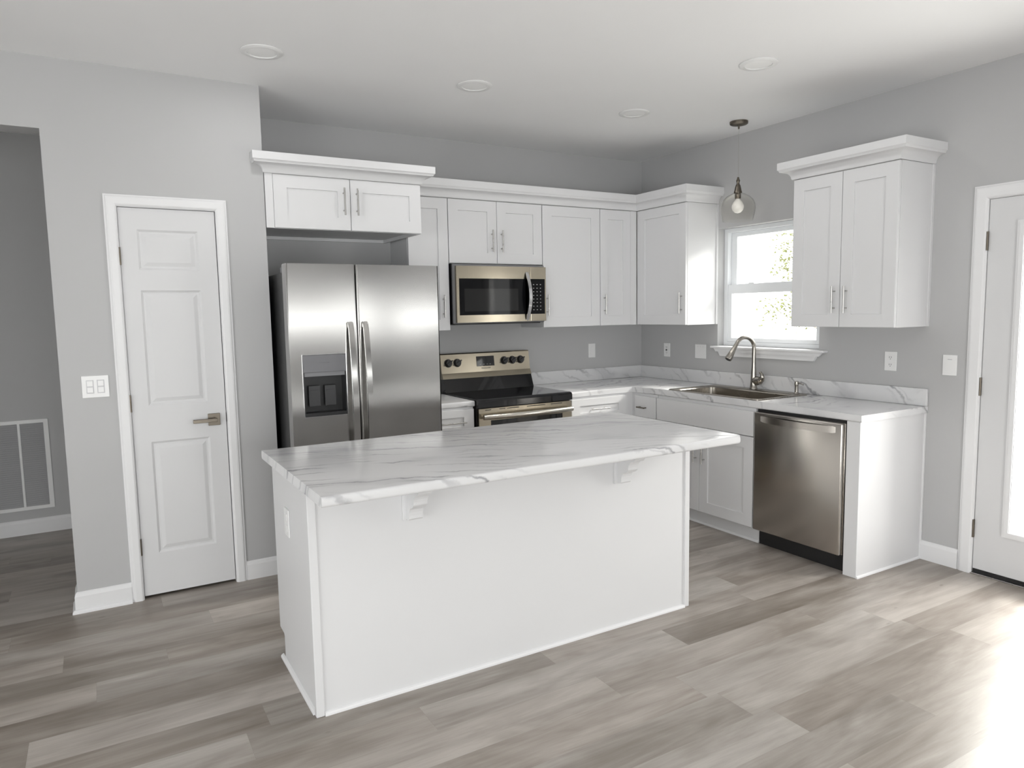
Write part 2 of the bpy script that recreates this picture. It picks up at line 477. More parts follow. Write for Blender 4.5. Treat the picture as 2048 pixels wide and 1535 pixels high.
# floor of planks, 0.178 wide along x
bm = BM()
pw, plen = .178, 1.232
joint = {0: -1.95, -1: -1.238, 2: -1.232, -2: -2.198, -4: -2.06, -5: -1.585, 5: -4.252, 8: -3.75, 9: -4.60, 1: -2.55}
ya, yb = RY, YH+.2
row0 = math.floor((ya+2.595)/pw); row1 = math.ceil((yb+2.595)/pw)
plank_vals = []
for r in range(row0, row1):
    y0, y1 = max(ya, -2.595+r*pw), min(yb, -2.595+(r+1)*pw)
    if y1-y0 < 1e-4: continue
    j = joint.get(r, random.uniform(0, plen))
    k0 = math.floor((RX-j)/plen)
    x = j+k0*plen
    while x < .2:
        xa, xb = max(RX-.2, x), min(.2, x+plen)
        if xb-xa > 1e-4:
            gp = .00015
            vs = [bm.verts.new(p) for p in ((xa, y0+gp, 0), (xb-gp*2, y0+gp, 0), (xb-gp*2, y1, 0), (xa, y1, 0))]
            f = bm.faces.new(vs)
            plank_vals.append((random.random(), random.random(), random.random()))
        x += plen
nb = len(plank_vals)
box(bm, RX-.2, .2, ya, yb, -.12, -.0008)
me = bpy.data.meshes.new('floor'); bm.to_mesh(me); bm.free()
at = me.attributes.new('plank', 'FLOAT_VECTOR', 'FACE')
for i in range(len(me.polygons)):
    at.data[i].vector = plank_vals[i] if i < nb else (.3, .5, .5)
me.materials.append(M['floor']); me.materials.append(M['subfloor'])
for i, p in enumerate(me.polygons):
    if i >= nb: p.material_index = 1
fo = bpy.data.objects.new('floor', me); COL.objects.link(fo); fo['kind'] = 'structure'

bm = BM(); box(bm, RX-.15, .15, RY-.15, YH+.15, H, H+.12); struct('ceiling', bm, M['ceil'])
# back wall behind the cabinets (runs on behind the pantry)
bm = BM(); box(bm, XO, .15, 0, .12, 0, H); struct('wall_back', bm, M['wall'])
# right wall with kitchen window, entry door and an added slit for the refrigerator reflection
bm = BM(); slab(bm, RY, 0, 0, H, [(WY0, WY1, WZ0, WZ1), (DY0-.02, DY1+.02, -1, 2.072), (-8.28, -5.9, 1.39, 1.57)], 0, .15, 'yz'); struct('wall_right', bm, M['wall'])
# pantry wall with the door opening, hall opening to its left
bm = BM(); slab(bm, RX, X1, 0, H, [(-4.038, -3.551, -1, 2.084), (-5.65, XO, -1, HO)], YF, YF+.14, 'xz')
box(bm, X1-.12, X1, YF+.14, 0, 0, H); box(bm, XO, XO+.12, YF+.14, 0, 0, H)
struct('wall_pantry', bm, M['wall'])
bm = BM(); box(bm, RX, .15, YH, YH+.12, 0, H); struct('wall_hall', bm, M['wall'])
bm = BM(); slab(bm, RY, YH, 0, H, [(-6.4, -2.4, .2, 1.92)], RX-.15, RX, 'yz'); struct('wall_left', bm, M['wall'])  # opening added to let in the left fill
bm = BM(); slab(bm, RX, 0, 0, H, [(-5.2, -2.6, .08, 1.98), (-2.2, -.04, 1.39, 1.57)], RY-.15, RY, 'xz'); struct('wall_rear', bm, M['wall'])  # openings added for the rear fill and the reflected band

# unseen windows behind / beside the camera, made up for fill and reflections
def added_window(name, plane, u0, u1, v0, v1, w0, w1, rail=True):
    bm = BM(); f = .05 if rail else .01
    mid = (v0+v1)/2
    slab(bm, u0, u1, v0, v1, [(u0+f, u1-f, v0+f, mid-f/2), (u0+f, u1-f, mid+f/2, v1-f)] if rail else [(u0+f, u1-f, v0+f, v1-f)], w0, w1, plane)
    fr = obj(name, bm, M['vinyl'], kind='structure')
    bm = BM(); slab(bm, u0+f, u1-f, v0+f, v1-f, [], (w0+w1)/2-.002, (w0+w1)/2+.002, plane)
    obj('pane', bm, M['pane'], fr)
added_window('added_window_rear', 'xz', -5.2, -2.6, .08, 1.98, RY-.12, RY-.06)
added_window('added_slit_rear', 'xz', -2.2, -.04, 1.39, 1.57, RY-.12, RY-.06, False)  # slit invented for its reflection in the refrigerator
added_window('added_slit_right', 'yz', -8.28, -5.9, 1.39, 1.57, .06, .12, False)  # second invented slit, continues the reflected band
added_window('added_window_left', 'yz', -6.4, -2.4, .2, 1.92, RX-.12, RX-.06)

# baseboards
def bb_prof(h=.108): return [(0, 0), (.014, 0), (.014, h-.022), (.011, h-.014), (.009, h-.006), (.004, h), (0, h)]
shoe = [(.014, 0), (.028, 0), (.027, .010), (.021, .018), (.014, .020)]
def baseboard(name, path, shoe_=False, h=.108):
    bm = BM(); sweep(bm, bb_prof(h), path)
    if shoe_: sweep(bm, shoe, path)
    return struct(name, bm, M['trim'])
baseboard('baseboard_pantry', [(XO, YF+.14), (XO, YF), (-4.083, YF)], True)
baseboard('baseboard_pantry', [(-3.4986, YF), (X1, YF), (X1, YF+.4)][:2], False)
baseboard('baseboard_hall', [(RX, YH), (.0, YH)])
baseboard('baseboard_right', [(0, EY+.012), (0, DY1+.075)], False, .112)
baseboard('baseboard_right', [(0, DY0-.09), (0, RY)], False, .112)

# casings: path goes up, across, down; profile (out in the plane, thickness)
def casing(name, face, base, u0, u1, v1, w=.0585, th=.017, floor_z=0):
    bm = BM()
    prof = [(0, 0), (0, th*.55), (.006, th*.62), (.012, th*.9), (.02, th), (w-.012, th), (w-.006, th*.8), (w, th*.35), (w, 0)]
    # inner rectangle u0..u1, top v1, profile offset outward
    stations = [((u0, floor_z), (-1, 0)), ((u0, v1), (-1, 1)), ((u1, v1), (1, 1)), ((u1, floor_z), (1, 0))]
    rings = []
    for (u, v), (ou, ov) in stations:
        rings.append([bm.verts.new(facing_pt(face, base, u+ou*(w-a), v+ov*(w-a), t)) for a, t in prof])
    m = len(prof)
    for a, b in zip(rings, rings[1:]):
        for k in range(m): bm.faces.new([a[k], a[(k+1) % m], b[(k+1) % m], b[k]])
    bm.faces.new(rings[0]); bm.faces.new(rings[-1][::-1])
    return struct(name, bm, M['trim'])
casing('trim_1', 'y', YF, -4.0245, -3.558, 2.0755)
casing('trim_2', 'x', 0, 2.806, 3.725, 2.056, .073, .018)

# ---- pantry door (three raised panels)
def panel_door(face, base, u0, u1, v0, v1, panels, th=.035, rings_=((0, 0), (.011, -.008), (.020, -.008), (.036, -.0025), (.040, -.0015))):
    bm = BM()
    us = sorted({u0, u1} | {p[0] for p in panels} | {p[1] for p in panels})
    vs = sorted({v0, v1} | {p[2] for p in panels} | {p[3] for p in panels})
    hf = holes_fn(panels)
    P = lambda u, v, w: bm.verts.new(facing_pt(face, base, u, v, w))
    for i in range(len(us)-1):
        for j in range(len(vs)-1):
            if hf((us[i]+us[i+1])/2, (vs[j]+vs[j+1])/2): continue
            bm.faces.new([P(us[i], vs[j], 0), P(us[i+1], vs[j], 0), P(us[i+1], vs[j+1], 0), P(us[i], vs[j+1], 0)])
    for (a, b, c, d) in panels:
        rs = []
        for o, w in rings_:
            rs.append([P(a+o, c+o, w), P(b-o, c+o, w), P(b-o, d-o, w), P(a+o, d-o, w)])
        for p, q in zip(rs, rs[1:]):
            for k in range(4): bm.faces.new([p[k], p[(k+1) % 4], q[(k+1) % 4], q[k]])
        bm.faces.new(rs[-1])
    # edges and back
    o = [P(u0, v0, 0), P(u1, v0, 0), P(u1, v1, 0), P(u0, v1, 0)]
    q = [P(u0, v0, -th), P(u1, v0, -th), P(u1, v1, -th), P(u0, v1, -th)]
    for k in range(4): bm.faces.new([o[k], o[(k+1) % 4], q[(k+1) % 4], q[k]])
    bm.faces.new(q)
    bmesh.ops.remove_doubles(bm, verts=bm.verts[:], dist=1e-5)
    return bm
bm = panel_door('y', YF+.004, -4.0225, -3.5615, .016, 2.0715,
                [(-3.941, -3.651, 1.755, 1.963), (-3.941, -3.651, 1.043, 1.650), (-3.941, -3.651, .242, .849)])
pd = struct('door_1', bm, M['door'])
bm = BM(); box(bm, -4.038, -4.0265, YF, YF+.14, 0, 2.084); box(bm, -3.5575, -3.551, YF, YF+.14, 0, 2.084); box(bm, -4.0265, -3.5575, YF, YF+.14, 2.0745, 2.084)
obj('door_jamb', bm, M['trim'], pd)
bm = BM(); fbox(bm, 'y', YF+.004, -3.655, -3.593, .910, .976, 0, .009, .002)
tube(bm, [(-3.624, YF-.003, .943), (-3.624, YF-.045, .943)], .012, 14)
fbox(bm, 'y', YF+.004, -3.735, -3.612, .933, .953, .040, .052, .002)
hd = obj('door_handle', bm, M['nickel_dark'], pd, label='square satin nickel lever handle')
for z in (1.824, 1.062, .290):
    bm = BM(); tube(bm, [(-4.0255, YF-.006, z-.045), (-4.0255, YF-.006, z+.045)], .0055, 10)
    box(bm, -4.0285, -4.0225, YF-.004, YF+.003, z-.045, z+.045)
    obj('hinge', bm, M['nickel_dark'], pd, smooth=True, label='grey metal butt hinge')
bm = BM(); box(bm, -3.5605, -3.5580, YF-.004, YF+.02, .925, .975); obj('strike_plate', bm, M['black'], pd)

# ---- entry door with a tall glass lite
uL, uR, vB, vT = 2.95, 3.58, .248, 1.93
bm = BM(); slab(bm, -3.723, -2.808, .030, 2.054, [(-uR+.02, -uL-.02, vB+.02, vT-.02)], .003, .047, 'yz')
ed = struct('door_2', bm, M['door'])
bm = BM()
slab(bm, -uR, -uL, vB, vT, [(-uR+.038, -uL-.038, vB+.034, vT-.034)], -.009, .0025, 'yz')
slab(bm, -uR+.012, -uL-.012, vB+.012, vT-.012, [(-uR+.034, -uL-.034, vB+.030, vT-.030)], -.015, -.0095, 'yz')
obj('lite_frame', bm, M['trim'], ed)
bm = BM(); box(bm, .022, .026, -uR+.021, -uL-.021, vB+.021, vT-.021); obj('lite_glass', bm, M['pane'], ed)
bm = BM(); box(bm, .001, .046, -3.72, -2.811, .008, .0295); obj('door_sweep', bm, M['black'], ed, label='black rubber door sweep')
bm = BM(); box(bm, -.012, .15, -3.744, -2.787, .0005, .007, .002); obj('threshold', bm, M['nickel'], ed)
bm = BM(); box(bm, .0, .15, -2.8045, -2.787, .008, 2.071); box(bm, .0, .15, -3.7445, -3.7275, .008, 2.071); box(bm, .0, .15, -3.7275, -2.8045, 2.0575, 2.071)
obj('door_jamb', bm, M['trim'], ed)
for z in (1.836, 1.052, .258):
    bm = BM(); tube(bm, [(-.007, -2.8065, z-.05), (-.007, -2.8065, z+.05)], .006, 10)
    box(bm, -.004, .003, -2.8045, -2.795, z-.05, z+.05); box(bm, -.004, .003, -2.8095, -2.8065, z-.05, z+.05)
    obj('hinge', bm, M['nickel_dark'], ed, smooth=True, label='dull bronze-grey butt hinge')
bm = BM(); tube(bm, [(0.003, -3.66, .96), (-.05, -3.66, .96)], .012, 14); box(bm, -.056, -.044, -3.67, -3.55, .95, .97, .002); box(bm, -.006, .003, -3.69, -3.63, .93, .99, .002)
obj('door_handle', bm, M['nickel_dark'], ed)

# ---- kitchen window (double hung) with drywall returns, stool and apron
bm = BM(); fr_o = .035
slab(bm, WY0+.001, WY1-.001, WZ0+.001, WZ1-.001, [(WY0+fr_o, WY1-fr_o, WZ0+.03, WZ1-.03)], .065, .145, 'yz')
wn = struct('window_1', bm, M['vinyl'])
bm = BM(); slab(bm, WY0+.036, WY1-.036, 1.645, WZ1-.031, [(WY0+.09, WY1-.09, 1.685, WZ1-.062)], .105, .132, 'yz')
us = obj('upper_sash', bm, M['vinyl'], wn)
bm = BM(); box(bm, .117, .120, WY0+.0905, WY1-.0905, 1.6855, WZ1-.0625); obj('pane', bm, M['pane'], us)
bm = BM(); slab(bm, WY0+.036, WY1-.036, WZ0+.031, 1.680, [(WY0+.075, WY1-.072, 1.275, 1.612)], .072, .100, 'yz')
box(bm, .066, .095, -1.18, -1.13, 1.680, 1.690, .002)
ls = obj('lower_sash', bm, M['vinyl'], wn)
bm = BM(); box(bm, .085, .088, WY0+.0755, WY1-.0725, 1.2755, 1.6115); obj('pane', bm, M['pane'], ls)
bm = BM(); box(bm, -.052, 0, -1.862, -.866, 1.198, 1.214, .004)
prism(bm, [(-.900, 1.198), (-1.800, 1.198), (-1.762, 1.138), (-.935, 1.138)], 'yz', -.018, 0)
prism(bm, [(-.885, 1.198), (-1.838, 1.198), (-1.812, 1.172), (-.905, 1.172)], 'yz', -.034, -.018)
obj('window_stool', bm, M['trim'], wn)

# ------------------------------------------------------------------ crown moulding profile
def crown_prof(z0, zt, out):
    h = zt-z0; p = [(0, z0), (.007, z0), (.010, z0+.006)]
    for k in range(0, 7):      # concave cove
        a = k/6*math.pi/2
        p.append((.010+(out*.80-.010)*(1-math.cos(a)), z0+.006+(h*.46-.006)*math.sin(a)))
    p += [(out*.86, z0+h*.46), (out*.90, z0+h*.54), (out, z0+h*.60), (out, zt), (0, zt)]
    return p

# ------------------------------------------------------------------ wall cabinets
def carcass(bm, x0, x1, y0, y1, z0, z1, recess=.015, mi=0):
    """closed box with a recessed bottom"""
    t = .018
    box(bm, x0, x0+t, y0, y1, z0, z1); box(bm, x1-t, x1, y0, y1, z0, z1)
    box(bm, x0+t, x1-t, y0, y1, z1-t, z1); box(bm, x0+t, x1-t, y1-t, y1, z0, z1-t)   # top, back (y1 = wall side)
    box(bm, x0+t, x1-t, y0, y1-t, z0+recess, z0+recess+t)
    box(bm, x0+t, x1-t, y0, y0+t, z0, z0+recess)
    return bm

up = 'white shaker wall cabinets'
c = thing('wall_cabinet', 'shallow white wall cabinet with two small doors above the refrigerator', 'cabinet', (-2.82, -.33, 2.0))
FX0, FX1, FY = -3.290, -2.352, -.640
bm = BM(); carcass(bm, FX0, FX1, FY, -.002, 2.0, 2.300, .02); box(bm, FX0, -3.247, FY-.018, FY, 2.0, 2.300); obj('body', bm, M['cab'], c)
d = shaker('door', c, 'y', FY, -3.247, -2.803, 2.0, 2.300, rail=.072); pull(d, 'y', FY-.020, -2.845, 2.166)
d = shaker('door', c, 'y', FY, -2.803, FX1, 2.0, 2.300, rail=.072); pull(d, 'y', FY-.020, -2.766, 2.166)
bm = BM(); sweep(bm, crown_prof(2.300, 2.402, .072), [(FX0, YF-.001), (FX0, FY-.021), (FX1, FY-.021), (FX1, -.01)])
obj('crown_molding', bm, M['cab'], c, smooth=True)

c = thing('wall_cabinet', 'tall narrow white wall cabinet between refrigerator and microwave', 'cabinet', (-2.16, -.16, ZB), up)
bm = BM(); carcass(bm, -2.312, -2.014, DU, -.002, ZB, ZU-.002); obj('body', bm, M['cab'], c)
d = shaker('door', c, 'y', DU, -2.312, -2.013, ZB, ZU-.002); pull(d, 'y', DU-.020, -2.064, 1.550)

c = thing('wall_cabinet', 'short white two-door wall cabinet directly above the microwave', 'cabinet', (-1.62, -.16, 1.848), up)
bm = BM(); carcass(bm, -2.011, -1.241, DU, -.002, 1.848, ZU-.002); obj('body', bm, M['cab'], c)
d = shaker('door', c, 'y', DU, -2.011, -1.626, 1.848, ZU-.002); pull(d, 'y', DU-.020, -1.672, 2.008)
d = shaker('door', c, 'y', DU, -1.626, -1.241, 1.848, ZU-.002); pull(d, 'y', DU-.020, -1.592, 2.008)

c = thing('wall_cabinet', 'wide single-door white wall cabinet just right of the microwave', 'cabinet', (-.97, -.16, ZB), up)
bm = BM(); carcass(bm, -1.238, -.702, DU, -.002, ZB, ZU-.002); obj('body', bm, M['cab'], c)
d = shaker('door', c, 'y', DU, -1.238, -.702, ZB, ZU-.002, stile=.083); pull(d, 'y', DU-.020, -1.206, 1.550)

c = thing('wall_cabinet', 'narrow white wall cabinet on the back wall at the inside corner', 'cabinet', (-.5, -.16, ZB), up)
bm = BM(); carcass(bm, -.698, -.312, DU, -.002, ZB, ZU-.002); box(bm, -.393, -.331, DU-.018, DU, ZB, ZU-.002); obj('body', bm, M['cab'], c)
d = shaker('door', c, 'y', DU, -.700, -.393, ZB, ZU-.002); pull(d, 'y', DU-.020, -.664, 1.550)

def carcass_x(bm, y0, y1, z0, z1, depth=.309, recess=.015):
    t = .018
    box(bm, -depth, -.002, y0, y0+t, z0, z1); box(bm, -depth, -.002, y1-t, y1, z0, z1)
    box(bm, -depth, -.002, y0+t, y1-t, z1-t, z1); box(bm, -t, -.002, y0+t, y1-t, z0, z1-t)
    box(bm, -depth, -t, y0+t, y1-t, z0+recess, z0+recess+t); box(bm, -depth, -depth+t, y0+t, y1-t, z0, z0+recess)
    return bm
c = thing('wall_cabinet', 'white corner wall cabinet on the right wall beside the window, side catching daylight', 'cabinet', (-.16, -.6, ZB), up)
bm = BM(); carcass_x(bm, -.884, -.004, ZB, ZU-.002); obj('body', bm, M['cab'], c)
bm = BM(); box(bm, DU-.018, DU, -.3445, -.3315, ZB, ZU-.002); obj('corner_filler', bm, M['cab'], c)
d = shaker('door', c, 'x', DU, .345, .884, ZB, ZU-.002); pull(d, 'x', DU-.020, .846, 1.548)
bm = BM(); box(bm, -.018, -.0005, -.893, -.8845, ZB, ZU-.002); obj('scribe_strip', bm, M['cab'], c)

bm = BM(); sweep(bm, crown_prof(ZU, 2.408, .060), [(-2.276, DU-.021), (DU-.021, DU-.021), (DU-.021, -.886), (-.0015, -.886)])
tag(obj('crown_molding', bm, M['cab'], smooth=True), 'long white L-shaped crown molding topping the corner run of cabinets', 'molding')

c = thing('wall_cabinet', 'white two-door wall cabinet with own crown, right of the window', 'cabinet', (-.16, -2.16, ZB), up)
bm = BM(); carcass_x(bm, -2.505, -1.824, ZB-.004, ZU-.002); obj('body', bm, M['cab'], c)
d = shaker('door', c, 'x', DU, 1.824, 2.163, ZB-.004, ZU-.002); pull(d, 'x', DU-.020, 2.131, 1.542)
d = shaker('door', c, 'x', DU, 2.163, 2.505, ZB-.004, ZU-.002); pull(d, 'x', DU-.020, 2.210, 1.542)
bm = BM(); sweep(bm, crown_prof(ZU, 2.398, .070), [(-.0015, -1.822), (DU-.021, -1.822), (DU-.021, -2.507), (-.0015, -2.507)])
obj('crown_molding', bm, M['cab'], c, smooth=True)
bm = BM(); box(bm, -.018, -.0005, -2.514, -2.5055, ZB-.004, ZU-.002); obj('scribe_strip', bm, M['cab'], c)

# ------------------------------------------------------------------ base cabinets
KZ = .108; TOPZ = ZC-CT
base_g = 'white base cabinets'
def base_y(bm, x0, x1):
    box(bm, x0, x1, XP, -.002, KZ, TOPZ-.001); box(bm, x0, x1, XP+.055, -.002, 0.0005, KZ)
c = thing('base_cabinet', 'narrow white base cabinet with drawer between refrigerator and range', 'cabinet', (-2.17, -.3, 0), base_g)
bm = BM(); base_y(bm, -2.350, -2.000); obj('body', bm, M['cab'], c)
d = shaker('drawer', c, 'y', XP, -2.345, -2.002, .700, .864, rail=.05); pull(d, 'y', XP-.020, -2.172, .779, .20, False, .128)
d = shaker('door', c, 'y', XP, -2.345, -2.002, KZ, .697); pull(d, 'y', XP-.020, -2.05, .60)
c = thing('base_cabinet', 'white base cabinet with wide drawer at the right of the range', 'cabinet', (-.95, -.3, 0), base_g)
bm = BM(); base_y(bm, -1.206, -.002); obj('body', bm, M['cab'], c)
d = shaker('drawer', c, 'y', XP, -1.204, -.690, .700, .857, rail=.050); pull(d, 'y', XP-.020, -.957, .778, .165, False, .10)
d = shaker('door', c, 'y', XP, -1.204, -.690, KZ, .697); pull(d, 'y', XP-.020, -.74, .60)
def base_x(bm, y0, y1):
    box(bm, XP, -.002, y0, y1, KZ, TOPZ-.001); box(bm, XP+.050, -.002, y0, y1, 0.0005, KZ)
c = thing('base_cabinet', 'small white corner base cabinet with a tiny drawer left of the sink', 'cabinet', (-.3, -.77, 0), base_g)
bm = BM(); box(bm, XP, -.01, -.908, -.6185, KZ, TOPZ-.001); box(bm, XP+.05, -.01, -.908, -.6185, .0005, KZ); obj('body', bm, M['cab'], c)
d = flatfront('drawer', c, 'x', XP, .668, .904, .696, .857); pull(d, 'x', XP-.020, .765, .771, .085, False, .064, mat=M['nickel_dark'])
d = shaker('door', c, 'x', XP, .668, .904, KZ, .693); pull(d, 'x', XP-.020, .86, .60)
c = thing('sink_base_cabinet', 'white two-door sink cabinet with plain false front left of the dishwasher', 'cabinet', (-.3, -1.36, 0), base_g)
bm = BM()
t = .018; ys, ye = -1.808, -.912
box(bm, XP, -.01, ys, ys+t, KZ, TOPZ-.001); box(bm, XP, -.01, ye-t, ye, KZ, TOPZ-.001); box(bm, XP, -.01, ys+t, ye-t, KZ, KZ+t)
box(bm, -.028, -.01, ys+t, ye-t, KZ+t, TOPZ-.001); box(bm, XP, XP+t, ys+t, ye-t, .68, TOPZ-.001); box(bm, XP+.050, XP+.068, ys, ye, .0005, KZ)
obj('body', bm, M['cab'], c)
bm = BM(); sweep(bm, [(0, .0005), (.012, .0005), (.011, .008), (.006, .014), (0, .015)], [(XP+.0495, ye-.001), (XP+.0495, ys+.001)]); obj('shoe_molding', bm, M['trim'], c)
flatfront('false_front', c, 'x', XP, .912, 1.808, .696, .857)
d = shaker('door', c, 'x', XP, .912, 1.345, KZ, .693); pull(d, 'x', XP-.020, 1.315, .530)
d = shaker('door', c, 'x', XP, 1.345, 1.808, KZ, .693); pull(d, 'x', XP-.020, 1.392, .530)

c = thing('cabinet_end_panel', 'white end panel closing the counter run right of the dishwasher', 'panel', (-.3, -2.47, 0))
bm = BM(); box(bm, XP, -.014, -2.514, -2.434, .0005, TOPZ-.001, .001); obj('panel', bm, M['cab'], c)
bm = BM(); box(bm, -.0135, -.001, -2.522, -2.434, .0005, TOPZ-.001, .001); obj('scribe_strip', bm, M['trim'], c)
bm = BM(); sweep(bm, [(0, .0005), (.010, .0005), (.009, .008), (.005, .013), (0, .014)], [(XP, -2.5145), (-.014, -2.5145)]); obj('shoe_molding', bm, M['trim'], c)

# ------------------------------------------------------------------ countertops
def top_bevel(bm, sel, off=.011, seg=4):
    es = [e for e in bm.edges if sel(e)]
    if es: bmesh.ops.bevel(bm, geom=es, offset=off, segments=seg, affect='EDGES', profile=.5)
def is_top_edge(e, z): return all(abs(v.co.z-z) < 1e-5 for v in e.verts)
# left piece
c = thing('countertop', 'short white marble-look countertop between refrigerator and range', 'countertop', (-2.17, -.3, TOPZ), 'marble-look countertops')
bm = BM(); box(bm, -2.356, -1.992, CD, -.0015, TOPZ, ZC)
top_bevel(bm, lambda e: all(abs(v.co.y-CD) < 1e-5 for v in e.verts) and (is_top_edge(e, ZC) or is_top_edge(e, TOPZ)))
obj('slab', bm, M['marble'], c, smooth=True)
bm = BM(); box(bm, -2.356, -1.992, -.021, -.0015, ZC+.0005, ZC+.102, .003); obj('backsplash', bm, M['marble'], c)
# L-shaped piece with sink cut-out
SX0, SX1, SY0, SY1 = -.565, -.065, -1.775, -.945
c = thing('countertop', 'L-shaped white marble-look countertop with veined backsplash holding the sink', 'countertop', (-.3, -1.3, TOPZ), 'marble-look countertops')
bm = BM()
us_ = [-1.213, CD, SX0+.02, SX1-.02, -.0015]; vs_ = [EY, SY0+.02, SY1-.02, CD, -.0015]
cells(bm, us_, vs_, lambda u, v: (u < CD and v < CD) or (SX0+.02 < u < SX1-.02 and SY0+.02 < v < SY1-.02), TOPZ, ZC, 'xy')
bmesh.ops.dissolve_limit(bm, angle_limit=.01, verts=bm.verts[:], edges=bm.edges[:])
def fr_edge(e, z):
    if not is_top_edge(e, z): return False
    a, b_ = e.verts[0].co, e.verts[1].co
    if abs(a.x-CD) < 1e-4 and abs(b_.x-CD) < 1e-4: return True
    if abs(a.y-CD) < 1e-4 and abs(b_.y-CD) < 1e-4: return True
    return False
es = [e for e in bm.edges if fr_edge(e, ZC) or fr_edge(e, TOPZ)]
bmesh.ops.bevel(bm, geom=es, offset=.011, segments=4, affect='EDGES', profile=.5)
obj('slab', bm, M['marble_side'], c, smooth=True)
bm = BM(); box(bm, -1.213, -.0015, -.021, -.0015, ZC+.0005, ZC+.102, .003); obj('backsplash', bm, M['marble'], c)
bm = BM(); box(bm, -.021, -.0015, EY, -.0215, ZC+.0005, ZC+.102, .003); obj('backsplash', bm, M['marble_side'], c)

# ------------------------------------------------------------------ sink
c = thing('kitchen_sink', 'stainless drop-in single bowl sink set in the counter under the window', 'sink', (-.32, -1.36, ZC))
bm = BM()
bx0, bx1, by0, by1 = SX0+.045, SX1-.085, SY0+.05, SY1-.045
dz = .19
def rrect(x0, x1, y0, y1, r, n=6):
    pts = []
    for cx, cy, a0 in ((x1-r, y1-r, 0), (x0+r, y1-r, 90), (x0+r, y0+r, 180), (x1-r, y0+r, 270)):
        for k in range(n+1):
            a = R(a0+90*k/n); pts.append((cx+r*math.cos(a), cy+r*math.sin(a)))
    return pts
zt = ZC+.001
levels = [(rrect(SX0, SX1, SY0, SY1, .03), zt), (rrect(SX0+.004, SX1-.004, SY0+.004, SY1-.004, .028), zt+.006),
          (rrect(SX0+.018, SX1-.018, SY0+.018, SY1-.018, .024), zt+.006), (rrect(bx0-.01, bx1+.01, by0-.01, by1+.01, .06), zt+.003),
          (rrect(bx0, bx1, by0, by1, .055), zt-.006), (rrect(bx0+.008, bx1-.008, by0+.008, by1-.008, .052), zt-dz+.03),
          (rrect(bx0+.035, bx1-.035, by0+.035, by1-.035, .04), zt-dz)]
rings = [[bm.verts.new((x, y, z)) for x, y in pts] for pts, z in levels]
for a, b_ in zip(rings, rings[1:]):
    n = len(a)
    for k in range(n): bm.faces.new([a[k], a[(k+1) % n], b_[(k+1) % n], b_[k]])
bm.faces.new(rings[-1])
obj('bowl', bm, M['sink'], c, smooth=True)
bm = BM(); lathe(bm, [(.0, .004), (.03, .004), (.042, .006), (.045, .0015), (.045, 0)], ((bx0+bx1)/2, (by0+by1)/2, zt-dz+.0005), 24); obj('drain', bm, M['chrome'], c, smooth=True)

# ------------------------------------------------------------------ faucet
fx, fy, fz = -.098, -1.335, zt+.007
c = thing('kitchen_faucet', 'tall gooseneck brushed nickel faucet with pull-down spray head behind the sink', 'faucet', (fx, fy, fz))
bm = BM(); lathe(bm, [(0, 0), (.029, 0), (.029, .004), (.026, .010), (.0235, .03), (.021, .06), (.020, .09), (.0175, .13), (.0150, .165), (.0145, .19)], (fx, fy, fz), 24)
obj('body', bm, M['faucet'], c, smooth=True)
bm = BM(); rr = .080; zc_ = fz+.293
dirx, diry = -.985, .17
pts = [(fx, fy, fz+.17), (fx, fy, fz+.23), (fx, fy, zc_)]
for k in range(1, 12):
    a = math.pi*k/12*.93
    o = rr*(1-math.cos(a)); pts.append((fx+dirx*o, fy+diry*o, zc_+rr*math.sin(a)))
last = Vector(pts[-1]); prev = Vector(pts[-2]); dd = (last-prev).normalized()
pts.append(tuple(last+dd*.012))
tube(bm, pts, .0142, 16); obj('spout', bm, M['faucet'], c, smooth=True)
bm = BM(); s0 = last+dd*.012
tube(bm, [s0, s0+dd*.02, s0+dd*.06, s0+dd*.105, s0+dd*.118], [.0150, .0155, .0195, .0255, .0235], 18)
sh_ = obj('spray_head', bm, M['faucet'], c, smooth=True)
bm = BM(); tube(bm, [s0+dd*.1175, s0+dd*.1215], .0175, 18); obj('spray_face', bm, M['black'], sh_)
bm = BM()
tube(bm, [(fx, fy-.010, fz+.062), (fx, fy-.035, fz+.060), (fx, fy-.062, fz+.062)], [.025, .033, .028], 18)
tube(bm, [(fx, fy-.052, fz+.062), (fx-.002, fy-.074, fz+.072), (fx-.005, fy-.082, fz+.090), (fx-.008, fy-.078, fz+.112), (fx-.012, fy-.066, fz+.126)], [.025, .021, .016, .012, .009], 14)
obj('lever', bm, M['faucet'], c, smooth=True)

sx_, sy_ = -.105, -1.705
c = thing('soap_dispenser', 'small nickel soap pump on the sink deck right of the faucet', 'dispenser', (sx_, sy_, fz))
bm = BM(); lathe(bm, [(0, 0), (.019, 0), (.018, .004), (.0125, .010), (.0115, .045), (.0125, .055)], (sx_, sy_, fz), 20); obj('base', bm, M['faucet'], c, smooth=True)
bm = BM(); lathe(bm, [(0, 0), (.0135, 0), (.0145, .01), (.013, .024), (.008, .029), (0, .030)], (sx_, sy_, fz+.055), 20)
tube(bm, [(sx_, sy_, fz+.072), (sx_-.02, sy_-.05, fz+.072), (sx_-.028, sy_-.075, fz+.066)], [.005, .0045, .004], 10)
obj('pump_head', bm, M['faucet'], c, smooth=True)

